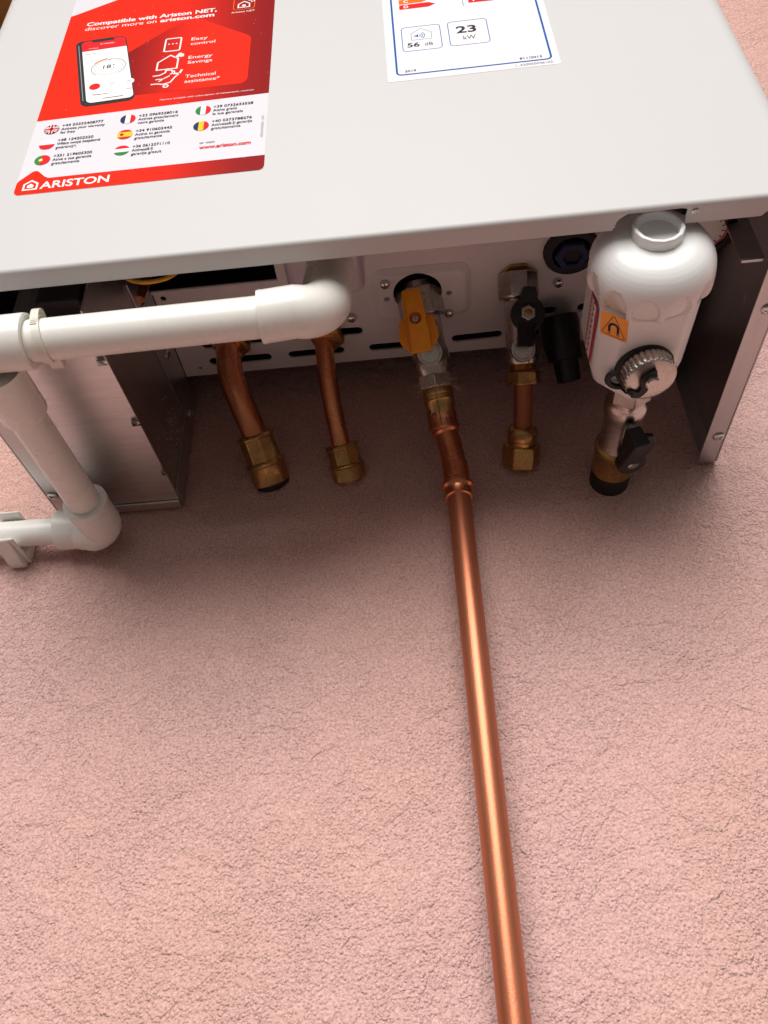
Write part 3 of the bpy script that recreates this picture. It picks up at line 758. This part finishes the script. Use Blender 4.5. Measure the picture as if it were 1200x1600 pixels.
# long pencil line along the adapter
bm = bmesh.new(); th = R(6); dn = (down*math.cos(th)+sd*math.sin(th)); tt = (-down*math.sin(th)+sd*math.cos(th))
add_box(bm, .067, LEN-.001, -.00016, .00016, .0088, .00995, lambda q: A+ax*q.x+tt*q.y+dn*q.z)
put(gv, obj('pencil_line', bm, mat('pencil', (.12, .05, .03), .7)))
# hemp threads
bm = bmesh.new()
for k in range(46):
    th = R(random.uniform(-120, 120)); r = .0102
    t0 = .0635+random.uniform(-.004, .003); pts = []
    for j in range(6):
        tht = th + j*R(random.uniform(4, 12)); rr = r+.0003+random.random()*.0012+(.0012*j if random.random() < .12 else 0)
        pts.append(A+ax*(t0+j*random.uniform(.0002, .0010))+(down*math.cos(tht)+sd*math.sin(tht))*rr)
    add_tube(bm, smooth_path(pts, 3), .00009, 5)
for k in range(4):
    p0 = A+ax*.066+(down*.6-sd*.8).normalized()*.0102
    add_tube(bm, smooth_path([p0, p0-sd*.003+ax*.002, p0-sd*(.0045+.001*k)+ax*.005-down*.001, p0-sd*(.0042+.0012*k)+ax*(.0085+.0006*k)], 4), .00010, 5)
put(gv, obj('hemp_strand', bm, 'hemp', smooth=True))

def lever_obj(name, parent, m, c, along, out, side, body):
    f = lambda x, y, z: c+side*x+along*y+out*z
    if m == 'yellow': f = lambda x, y, z: c+side*x*1.12+along*y+out*z
    o = body(f); return put(parent, o)
# amber lever; local coords: x side, y along pipe, z outward
lc = A+ax*.0262+down*.0112-Vector((.0045,0,0))
def amber(f):
    bm = bmesh.new()
    def pr(pts, z0, z1, sh=None):
        a = [bm.verts.new(f(x, y, z0)) for x, y in pts]; b = [bm.verts.new(f(x*.96, y, (sh(y) if sh else z1))) for x, y in pts]
        bm.faces.new(a[::-1]); bm.faces.new(b)
        for i in range(len(a)): j = (i+1) % len(a); bm.faces.new((a[i], a[j], b[j], b[i]))
    circ = [(.0112*math.cos(R(t)), .0075+.0112*math.sin(R(t))) for t in range(-24, 205, 12)]
    pr(circ + [(-.0100, -.001), (-.0066, -.004), (.0066, -.004), (.0100, -.001)], -.0008, .0016)
    top = lambda y: .0090 if y < .0060 else .0090-(y-.0060)*.46
    rib = [(-.0048, -.0185), (.0048, -.0185), (.0057, -.010), (.0060, 0), (.0060, .006), (.0062, .0185), (-.0062, .0185), (-.0060, .006), (-.0060, 0), (-.0057, -.010)]
    pr(rib, .0010, .009, top)
    bmesh.ops.recalc_face_normals(bm, faces=bm.faces[:])
    return obj('lever', bm, 'yellow', bev=.0006)
lv = lever_obj('lever', gv, 'yellow', lc, ax, down, sd, amber)
cut(lv, [lathe(lc+down*.004-ax*.0015, down, [(0, .0037), (.01, .0037)], 28)])
for q in lv.data.polygons: q.use_smooth = True
lv.data.set_sharp_from_angle(angle=R(28))
s_ = make_screw(lc+down*.0041-ax*.0015, down, .0029, lv, .0016, 'nickel')

# cold valve: black butterfly lever
A2 = spot(808, 436, z=ZP); A2 = Vector((A2.x, A2.y, ZP-.0002)); B2 = Vector((.2893, -.0005, .0100))
ax2 = (Vector((.2938, -.036, .0365))-A2).normalized()
dn2 = Vector((0, -.55, -1)); dn2 = (dn2-ax2*dn2.dot(ax2)).normalized(); sd2 = ax2.cross(dn2)
cv = thing('cold_water_valve', 'small nickel ball valve with black butterfly lever right of the amber lever', 'valve', loc=A2)
L2 = (Vector((.2938, -.036, .0365))-A2).length
bm = bmesh.new()
add_lathe(bm, A2, ax2, [(.0095, .0084), (.0105, .0090), (.034, .0090), (.037, .0096), (.049, .0096), (.051, .0086)], 40)
put(cv, obj('valve_body', bm, 'nickel', smooth=True))
put(cv, obj('union_nut', lathe(A2, ax2, [(-.004, .0130), (.0105, .0130), (.0120, .0118)], 8, ref=dn2, phase=.5), 'nickel', bev=.0008))
put(cv, obj('brass_ring', lathe(A2, Vector((0, 0, -1)), [(-.004, .0128), (.0015, .0128)], 8, ref=(1, 0, 0), phase=.5), 'brass', bev=.0004))
bm = bmesh.new(); plug_face(bm, A2+ax2*.0425+dn2*.0060, dn2, .0074, .0040)
put(cv, obj('stem_plug', bm, 'nickel', smooth=True))
put(cv, obj('thread', lathe(A2, ax2, [(.0505, .0083)] + [(.0510+.0004*i, .0083 if i % 2 else .0078) for i in range(11)], 40), 'brass', smooth=True, ang=80))
put(cv, obj('brass_nut', hexp(A2, ax2, .0555, .0640, .0108, ref=dn2, ph=.35), 'brass', bev=.0005))
lc2 = A2+ax2*.0215+dn2*.0105+Vector((.0035,0,0))
def butterfly(f):
    bm = bmesh.new()
    def pr(pts, z0, z1f):
        a = [bm.verts.new(f(x, y, z0 if not callable(z0) else z0(y))) for x, y in pts]; b = [bm.verts.new(f(x, y, z1f(y))) for x, y in pts]
        bm.faces.new(a[::-1]); bm.faces.new(b)
        for i in range(len(a)): j = (i+1) % len(a); bm.faces.new((a[i], a[j], b[j], b[i]))
    pr([(.0102*math.cos(R(t)), .0005+.0102*math.sin(R(t))) for t in range(0, 360, 12)], -.001, lambda y: .0042)
    pr([(-.0036, -.0150), (.0034, -.0150), (.0056, -.0060), (-.0060, -.0060)], .0005, lambda y: .0046+(-.006-y)*.25)
    pr([(-.0050, .0055), (.0060, .0055), (.0056, .0200), (-.0032, .0200)], .0003, lambda y: .0046+(y-.0065)*.42)
    bmesh.ops.recalc_face_normals(bm, faces=bm.faces[:])
    return obj('lever', bm, 'lever', bev=.0005)
# lever leans slightly across the body, as fitted
al = (ax2*math.cos(.10)+sd2*math.sin(.10)).normalized(); sl2 = al.cross(dn2)
lv2 = lever_obj('lever', cv, 'lever', lc2, al, dn2, sl2, butterfly)
b_ = put(cv, obj('lever_nut', lathe(lc2+dn2*.0042, dn2, [(0, .0047), (.0012, .0047), (.0016, .0042), (.0016, .0026), (.0004, .0026)], 6, ref=al), 'nickel', bev=.0002))
put(cv, obj('stem_end', lathe(lc2+dn2*.0042, dn2, [(0, .0026), (.0014, .0024), (.0019, .0016), (.00195, .0001)], 20), 'brass', smooth=True))
pt = Print(lambda x, z, lay: lc2+sl2*(-x/1000)*-1+al*(z/1000)+dn2*(.0044+.00003*lay))
pt.text('inkgrey', 1, 'ON', 1.2, 12.2-5.4, 1.2+2.2, 1.2, 0, 0); pt.text('inkgrey', 1, 'OFF', -1.8, 12.2-5.4, -1.8+2.4, 1.2, 0, 0)
for b in list(pt.ink.values()):
    put(cv, obj('lettering', b, 'inkgrey'))
# short copper tail below the cold valve and its wall coupling
ct = thing('cold_water_tail', 'short straight copper tail below the black butterfly lever valve', 'pipe', loc=B2)
T0 = A2+ax2*.0600; T1 = Vector((.2908, -.0120, .0155))
put(ct, obj('pipe', tube([T0, T0.lerp(T1, .5), T1], .0058, 40), 'copper', smooth=True))
d3 = (B2-T1).normalized(); L3 = (B2-T1).length
T1b = spot(817, 668, y=-.0225); d3 = (B2-T1b).normalized(); L3 = (B2-T1b).length
dn3 = (Vector((0, -.4, -1))-d3*d3.dot(Vector((0, -.4, -1)))).normalized()
bm = lathe(T1b, d3, [(-.001, .0072), (0, .0085), (.002, .0094), (.007, .0094), (.008, .0088), (.011, .0088)], 40)
put(ct, obj('compression_sleeve', bm, 'brass', smooth=True))
put(ct, obj('compression_nut', hexp(T1b, d3, .0105, L3-.0002, .0122, ref=dn3, ph=.5, ch=.0012), 'brass', bev=.0008))

# ------------------------------------------------------------------ curved copper tails on the left
def tail(label, pts, r, nut_r, k1, ring, k2):
    o = thing('copper_tail', label, 'pipe', 'curved copper tails between boiler and wall', loc=pts[-1])
    path = smooth_path(pts, 10)
    put(o, obj('pipe', tube(path, r, 40), 'copperd', smooth=True))
    a0 = Vector(pts[0]); up = Vector((0, 0, -1))
    put(o, obj('brass_nut', lathe(Vector((a0.x+.002, a0.y+.002, ZP-.0002)), up, [(0, nut_r), (.0060, nut_r), (.0072, nut_r*.86)], 6, ref=(1, .3, 0)), 'brass', bev=.0007))
    wv = Vector(pts[-1]); s0 = Vector(pts[-2]) + (wv-Vector(pts[-2]))*k1; d = (wv-s0).normalized(); L_ = (wv-s0).length
    ref = (Vector((0, -.4, -1))-d*d.dot(Vector((0, -.4, -1)))).normalized()
    nr = r*k2
    put(o, obj('compression_nut', lathe(s0, d, [(-.0012, r*1.12), (-.001, nr*.92), (0, nr), (.0015, nr), (.0020, nr*.93), (L_*.50, nr*.93), (L_*.52, nr*.86)], 8, ref=ref, phase=.5), 'brass', bev=.0007))
    put(o, obj('coupling_body', lathe(s0, d, [(L_*.48, nr*.90), (L_*.52, nr*1.02), (L_*.56, nr*1.05), (L_*.60, nr*.98), (L_*.93, nr*.98), (L_*.95, nr*.9)], 40), 'brass', smooth=True))
    if ring: put(o, obj('wall_seal', lathe(s0, d, [(L_*.90, nr*.92), (L_*1.0, nr*.92), (L_*1.06, nr*.7)], 36), 'rubber', smooth=True))
    return o
tail('thicker curved copper tail, nearer the sheet metal box, with a brass nut at the wall',
     [spot(356, 526, y=-.0575), spot(357, 550, y=-.0545), spot(362, 590, y=-.047), spot(378, 632, y=-.0375), spot(397, 676, y=-.0250), spot(427, 757, y=.003)], .0082, .0128, .04, True, 1.52)
tail('thinner curved copper tail below the white elbow, with a brass nut at the wall',
     [spot(506, 515, y=-.0560), spot(507, 545, y=-.050), spot(512, 590, y=-.0405), spot(521, 640, y=-.0285), spot(532, 690, y=-.0165), spot(548, 752, y=.002)], .0060, .0115, .10, False, 1.85)

# ------------------------------------------------------------------ magnetic filter
FX, FZ = .3410, -.0010
mf = thing('magnetic_filter', 'white plastic magnetic filter with fluted dome cap under the boiler lip', 'filter', loc=(FX, -.09, FZ))
# dome head: axis toward the viewer (-y); flutes on the widest band
def flute(t, th, i):
    q = (t-.0006)/.0165                   # petal band, 0 at its base and 1 at its arched top
    if not 0 < q < 1: return 1
    ph = (th*12/(2*math.pi)) % 1 - .5      # -.5..+.5 inside one petal
    wd = .43*math.sqrt(max(0, 1-max(0, (q-.35)/.65)**2))
    e = (wd-abs(ph))/.05
    m_ = max(0, min(1, e)); m_ = m_*m_*(3-2*m_)
    return 1-m_*min(1, q/.12)*(.030+.075*(1-q))
def flute_old(t, th, i):
    if not 5 <= i <= 13: return 1
    k = math.cos(th*12/2)**2            # twelve scallops
    k = max(0, abs(math.cos(th*6))-.30)/.70
    wv = (0, .35, .8, 1, 1, .95, .8, .55, .2)[i-5]
    return 1-.085*(k**.5)*wv
prof = [(0, .0268), (.0015, .0285), (.0030, .0296), (.0045, .0303), (.0060, .0308), (.0075, .0312), (.0095, .0315), (.0115, .0317), (.0135, .0318), (.0155, .0318),
        (.0175, .0317), (.0195, .0316), (.0215, .0314), (.0235, .0311), (.0260, .0306), (.0290, .0297), (.0320, .0284), (.0350, .0266), (.0380, .0243), (.0405, .0217), (.0425, .0188), (.0440, .0160), (.0448, .0135)]
prof = [(t*.62, .0291*(r*.915/.0291)**(.62 if t > .0175 else 1)) for t, r in prof] + [(.0279, .010)]
dense = []
for (ta, ra), (tb, rb) in zip(prof, prof[1:]):
    for k in range(3): dense.append((ta+(tb-ta)*k/3, ra+(rb-ra)*k/3))
prof = dense + [prof[-1]]
hd = lathe((FX, -.1555, FZ-.001), (-.02, -1, -.04), prof, 288, ref=(0, 0, -1), rf=flute)
put(mf, obj('dome_cap', hd, 'white', smooth=True, ang=40))
ny0 = spot(1030, 351, y=-.1885)
put(mf, obj('cap_spout', lathe((ny0.x, -.1705, ny0.z), (0, -1, 0), [(0, .0124), (.0165, .0116), (.0173, .0116), (.0180, .0110), (.0178, .0096), (.0160, .0092), (.004, .0090), (.004, .0001)], 14, cap=False), 'white', bev=.0006))
# body: chamfered block narrowing toward the wall
def sect(y, hw, hh, ch, dx=0, dz=0):
    return [(FX+dx+x, y, FZ+dz+z) for x, z in ((-hw+ch, -hh), (hw-ch, -hh), (hw, -hh+ch), (hw, hh-ch), (hw-ch, hh), (-hw+ch, hh), (-hw, hh-ch), (-hw, -hh+ch))]
bm = bmesh.new(); rings = []
for a in ((-.158, .0232, .0240, .008, -.001), (-.140, .0230, .0240, .0075, -.0015), (-.118, .0226, .0240, .0070, -.002), (-.1085, .0208, .0235, .007, -.002), (-.0935, .0075, .0200, .004, .001)):
    rings.append([bm.verts.new(v) for v in sect(*a)])
for r0, r1 in zip(rings, rings[1:]):
    for k in range(8): bm.faces.new((r0[k], r0[(k+1) % 8], r1[(k+1) % 8], r1[k]))
bm.faces.new(rings[0]); bm.faces.new(rings[-1]); bmesh.ops.recalc_face_normals(bm, faces=bm.faces[:])
fb = put(mf, obj('filter_body', bm, 'white', bev=.0022, seg=3))
# magnet warning label on the underside
zc = FZ-.0243
def bodypt(px, py): return spot(px, py, z=zc)
wl = [bodypt(*q) for q in ((939, 484), (982, 499), (979, 536), (937, 520))]
o0 = wl[3]; ex = (wl[2]-wl[3]); ey = (wl[0]-wl[3])
wmap = lambda x, z, lay: o0+ex*x+ey*z+Vector((0, 0, -.0001-.00008*lay))
p = Print(wmap)
p.poly('warn', 0, rrect(0, 1, 0, 1, .08, 4))
p.line('inkblack', 1, [(.08, .17), (.12, .10), (.84, .06), (.90, .14), (.52, .90), (.44, .92)], .022, True)
p.line('inkblack', 1, [(.33, .16), (.33, .42)] + [(.49+.16*math.cos(R(a)), .44+.17*math.sin(R(a))) for a in range(180, -1, -20)] + [(.65, .16)], .095)
p.poly('warn', 2, [(.27, .24), (.39, .24), (.39, .21), (.27, .21)]); p.poly('warn', 2, [(.59, .24), (.71, .24), (.71, .21), (.59, .21)])
for (m, lay), b in p.ink.items(): put(mf, obj('warning_label' if lay == 0 else 'magnet_symbol', b, m))
# red strip label down the left side
bm = bmesh.new(); xs = FX-.0250
add_box(bm, xs-.0004, xs-.0001, -.1540, -.1190, -.0150, -.0010)
rl = put(mf, obj('red_strip_label', bm, mat('strip_red', (.50, .01, .03), .35)))
bm = bmesh.new()
for k in range(26):
    y = -.153+k*.0013
    add_box(bm, xs-.0006, xs-.00045, y, y+.0008, -.0125, -.0090+.001*math.sin(k*2.1)); add_box(bm, xs-.0006, xs-.00045, y, y+.0006, -.0070, -.0035+.001*math.sin(k*3.3))
o = put(mf, obj('strip_print', bm, 'inkwhite'))
# knurled metal cap on the underside
kc = Vector((FX+.0002, -.0800, FZ-.0238)); kd = Vector((.10, -.10, -1)).normalized()
kc = spot(1006, 571, z=FZ-.0240)
def kn(t, th, i): return 1-(.055*(max(0, math.cos(th*28))**2) if 1 <= i <= 3 else 0)
put(mf, obj('cap_gasket', lathe(kc, kd, [(-.002, .0142), (.0018, .0142), (.0022, .0136)], 48), 'rubber', smooth=True))
put(mf, obj('knurled_cap', lathe(kc, kd, [(.0020, .0126), (.0028, .0132), (.0045, .0132), (.0095, .0131), (.0106, .0124), (.0108, .0122), (.0104, .0116), (.0103, .0001)], 224, rf=kn), 'nickel', smooth=True, ang=60))
ku, kv = frame(kd, (0, 1, 0))[1:]
put(mf, obj('cap_stud', lathe(kc+kd*.0102, kd, [(0, .0036), (.0035, .0036), (.0042, .0030), (.0043, .0001)], 28), 'nickel', smooth=True))
# strap: loop lug on the body, arm crossing the face to the stud
lg = spot(962, 592, z=FZ-.0255)
bm = bmesh.new()
def ribbon(pts, w, h, nrm):
    pts = smooth_path(pts, 6); n = len(pts); prev = None; nrm = Vector(nrm)
    for i, q in enumerate(pts):
        t = (pts[min(i+1, n-1)]-pts[max(i-1, 0)]).normalized(); s = t.cross(nrm).normalized()
        ww = w(i/(n-1)) if callable(w) else w
        r = [bm.verts.new(q+s*ww+nrm*h), bm.verts.new(q-s*ww+nrm*h), bm.verts.new(q-s*ww), bm.verts.new(q+s*ww)]
        if prev:
            for k in range(4): bm.faces.new((prev[k], prev[(k+1) % 4], r[(k+1) % 4], r[k]))
        else: bm.faces.new(r)
        prev = r
    bm.faces.new(prev)
zf = kc+kd*.0105
def kp(a, r, dz=0): return zf+kd*dz+(ku*math.cos(R(a))+kv*math.sin(R(a)))*r
def onface(px, py, off=0):
    d = RT*((px-600)/F_PX) + UP*((800-py)/F_PX) + FW; c = zf+kd*off
    return CAM + d*((c-CAM).dot(kd)/d.dot(kd))
S1 = [spot(970, 602, z=FZ-.0262), spot(977, 607, z=FZ-.0290), onface(985, 613), onface(996, 615), onface(1006, 606), onface(1008, 592), onface(1018, 584), onface(1026, 581)]
ribbon(S1, .0019, .0013, kd)
loop = [spot(966+17*math.cos(R(a)), 593+11*math.sin(R(a)), z=FZ-.0262) for a in range(0, 361, 20)]
add_tube(bm, loop, .0016, 8)
ribbon([spot(975, 602, z=FZ-.0266), spot(990, 606, z=FZ-.0266), spot(1000, 606, z=FZ-.0266)], .0022, .0012, kd)
bmesh.ops.recalc_face_normals(bm, faces=bm.faces[:])
put(mf, obj('rubber_strap', bm, 'rubber', smooth=True))

# isolation valve between filter and wall
fv = thing('filter_isolation_valve', 'nickel ball valve with drooping black lever between the white filter and the wall', 'valve', loc=(FX, 0, FZ))
V0 = Vector((.3445, -.0960, -.0015)); V1 = Vector((.3425, .0010, -.0065)); va = (V1-V0).normalized(); VL = (V1-V0).length
vd = Vector((.25, -.35, -1)); vd = (vd-va*vd.dot(va)).normalized(); vs = va.cross(vd)
bm = bmesh.new()
add_lathe(bm, V0, va, [(-.004, .0105), (.022, .0105), (.024, .0112), (.026, .0120), (.031, .0120), (.033, .0110), (.056, .0108), (.062, .0116)], 40)
put(fv, obj('valve_body', bm, 'nickel', smooth=True))
put(fv, obj('hex_nut', hexp(V0, va, .002, .0200, .0122, ref=vd, ph=.2), 'nickel', bev=.0006))
put(fv, obj('brass_collar', lathe(V0, va, [(.0600, .0116), (.0610, .0128), (.0640, .0130), (.0650, .0124), (.0830, .0124), (.0840, .0116)], 44), 'brass', smooth=True))
put(fv, obj('wall_seal', lathe(V0, va, [(.0820, .0118), (.0860, .0122), (.0880, .0116), (.0900, .0120), (VL+.001, .0120)], 44), 'rubber', smooth=True))
put(fv, obj('valve_stem', lathe(V0+va*.046, vd, [(.006, .005), (.0165, .005)], 24), 'nickel', smooth=True))
C = V0+va*.0460+vd*.0150
def droop(f0):
    f = lambda x, y, z: f0(x*1.3, y*1.25, z*1.2)
    bm = bmesh.new()
    def pr(pts, z0, z1f):
        a = [bm.verts.new(f(x, y, z0)) for x, y in pts]; b = [bm.verts.new(f(x, y, z1f(y))) for x, y in pts]
        bm.faces.new(a[::-1]); bm.faces.new(b)
        for i in range(len(a)): j = (i+1) % len(a); bm.faces.new((a[i], a[j], b[j], b[i]))
    pr([(.0068*math.cos(R(t)), .0080+.0068*math.sin(R(t))) for t in range(0, 360, 15)], -.0005, lambda y: .0045)
    pr([(-.0100, -.0005), (-.0085, -.0060), (-.0020, -.0085), (.0040, -.0080), (.0040, .0080), (-.0060, .0080), (-.0092, .0045)], -.0002, lambda y: .0026)
    pr([(-.0008, -.0150), (.0060, -.0150), (.0062, .0080), (-.0030, .0100), (-.0040, -.0030)], .0010, lambda y: .0046 if y > 0 else .0046-y*.55)
    bmesh.ops.recalc_face_normals(bm, faces=bm.faces[:])
    return obj('lever', bm, 'lever', bev=.0006)
lvc = spot(982, 674, y=C.y)
lvo = lever_obj('lever', fv, 'lever', Vector((lvc.x, C.y+.001, C.z)), va, vd, vs, droop)
s_ = make_screw(Vector((lvc.x, C.y+.001, C.z))+va*.0098+vd*.0054, vd, .0034, lvo, .0012, 'chrome')

# ------------------------------------------------------------------ white condensate pipework
CR = .0098; SR = .0122
cpz = thing('condensate_pipe', 'white plastic condensate pipe with three elbows running under the boiler to the wall', 'pipe', loc=(.03, -.03, -.026))
H0 = spot(30, 535, y=-.1745); H1 = spot(470, 489, y=-.1720)
hd_ = (H1-H0).normalized()
put(cpz, obj('pipe', tube([H0, H0.lerp(H1, .5), H1], CR, 56), 'pvc', smooth=True))
# right elbow turning up into the siphon
M0 = spot(408, 495.5, y=-.1722); E = Vector((.1885, -.1722, M0.z+.0015))
rad = .0130
arcp = [M0]
ec = Vector((E.x-rad, E.y, E.z+rad))
for k in range(0, 13):
    t = R(-90+90*k/12); arcp.append(Vector((ec.x+rad*math.cos(t), E.y+rad*.55*(k/12), ec.z+rad*math.sin(t))))
arcp += [Vector((E.x+.0005, E.y+.020, .040)), Vector((E.x+.001, E.y+.036, .070))]
put(cpz, obj('elbow', tube(arcp, lambda t: SR, 64), 'pvc', smooth=True))
put(cpz, obj('elbow_rim', lathe(M0-hd_*.0002, hd_, [(0, SR*.90), (.0, SR), (.0012, SR*1.02), (.002, SR)], 56, cap=False), 'pvc', smooth=True))
# left socket and elbow turning back to the wall
Ls = spot(48, 533, y=-.1744)
K0 = Vector((.0315, -.1744, Ls.z-.001))
put(cpz, obj('socket', lathe(Ls, -hd_, [(.0, CR*1.01), (-.0005, SR*.96), (0, SR*1.06), (.0012, SR*1.08), (.060, SR*1.06)], 64, cap=False), 'pvc', smooth=True))
# return pipe along y
q = Vector((.0295, -.036, -.0260)); q2 = Vector((.0305, -.160, -.0262))
put(cpz, obj('pipe', tube([q2, q2.lerp(q, .5), q], CR*.96, 56), 'pvc', smooth=True))
put(cpz, obj('socket', lathe(Vector((.0306, -.163, -.0262)), (0, 1, 0), [(0, SR*.99), (.030, SR*.98), (.0312, SR*.94), (.0308, CR)], 56, cap=False), 'pvc', smooth=True))
# lower elbow near the wall
ra = .012; lz = -.0222
W0 = Vector((.0290, -.052, -.0260)); ly = -.0185
pth = [W0, Vector((.0297, -.040, -.0260))]
for k in range(1, 12):
    t = R(90*k/12); pth.append(Vector((.0297-ra*(1-math.cos(t)), -.030+ra*math.sin(t), -.0250)))
pth += [Vector((.0177, -.0180, lz)), Vector((.000, -.0180, lz+.0005))]
put(cpz, obj('elbow', tube(pth, SR*1.02, 64), 'pvc', smooth=True))
put(cpz, obj('elbow_rim', lathe(Vector((.0297, -.0525, -.0260)), (0, 1, 0), [(.001, CR*.97), (0, SR*.98), (.0006, SR*1.06), (.004, SR*1.06)], 56, cap=False), 'pvc', smooth=True))
lp = tube([Vector((.004, -.0180, lz)), Vector((-.10, -.0185, lz+.001)), Vector((-.30, -.0185, lz+.001))], .0082, 48)
put(cpz, obj('pipe', lp, 'pvc', smooth=True))
# cable tie round the horizontal pipe
tc = H0+hd_*((spot(70, 520, y=-.1745)-H0).dot(hd_)); tie = thing('cable_tie', 'natural nylon cable tie looped round the white pipe near its left socket', 'cable tie', loc=tc)
bm = bmesh.new(); a, u, v = frame(hd_ + Vector((0, 0, 0))); n = 48; prev = None; firstr = None
for k in range(n+1):
    th = 2*math.pi*k/n
    rr = CR+.0002+(.004*max(0, math.cos(th-.5))**6)
    c = tc+(u*math.cos(th)+v*math.sin(th))*rr + a*(.0018*math.cos(th))*-1
    nr = (u*math.cos(th)+v*math.sin(th))
    r = [bm.verts.new(c-a*.0019), bm.verts.new(c+a*.0019), bm.verts.new(c+a*.0019+nr*.0009), bm.verts.new(c-a*.0019+nr*.0009)]
    if prev:
        for j in range(4): bm.faces.new((prev[j], prev[(j+1) % 4], r[(j+1) % 4], r[j]))
    prev = r
bmesh.ops.recalc_face_normals(bm, faces=bm.faces[:])
put(tie, obj('strap', bm, 'nylon'))
bm = bmesh.new(); c = spot(86, 562, y=-.1650)
add_box(bm, c.x-.0030, c.x+.0034, c.y-.004, c.y+.004, c.z-.0020, c.z+.0026)
put(tie, obj('tie_head', bm, 'nylon', bev=.0005))
bm = bmesh.new()
for k in range(7):
    th = R(-60-k*4.5)
    dirr = Vector((0, math.sin(R(-90+45)), 0))
    th = R(58+k*6); nr = Vector((0, -math.sin(th), math.cos(th)))
    c = tc+nr*(CR+.0011)
    add_box(bm, -.0015, .0015, -.00022, .00022, 0, .00045, lambda q: c+a*q.x+nr.cross(a)*q.y+nr*q.z)
put(tie, obj('ratchet_teeth', bm, 'nylon'))
# wall clip holding the lower pipe
cl = thing('pipe_clip', 'white plastic wall clip holding the lower end of the white pipe at the left', 'clip', loc=(-.030, 0, lz))
bm = bmesh.new()
add_box(bm, -.0385, -.0235, -.0285, -.0002, lz-.0108, lz-.0090)
add_box(bm, -.0385, -.0235, -.0285, -.0002, lz+.0090, lz+.0106)
add_box(bm, -.0385, -.0235, -.0080, -.0002, lz-.0090, lz+.0090)
o = put(cl, obj('cradle', bm, 'pvc', bev=.0008))
bm = prism([(-.0285, 0), (-.0002, 0), (-.0002, -.0030), (-.0080, -.0040), (-.0200, -.0016)], (-.0355, 0, lz-.0109), (0, 1, 0), (0, 0, 1), (1, 0, 0), .0095)
put(cl, obj('foot', bm, 'pvc', bev=.0006))
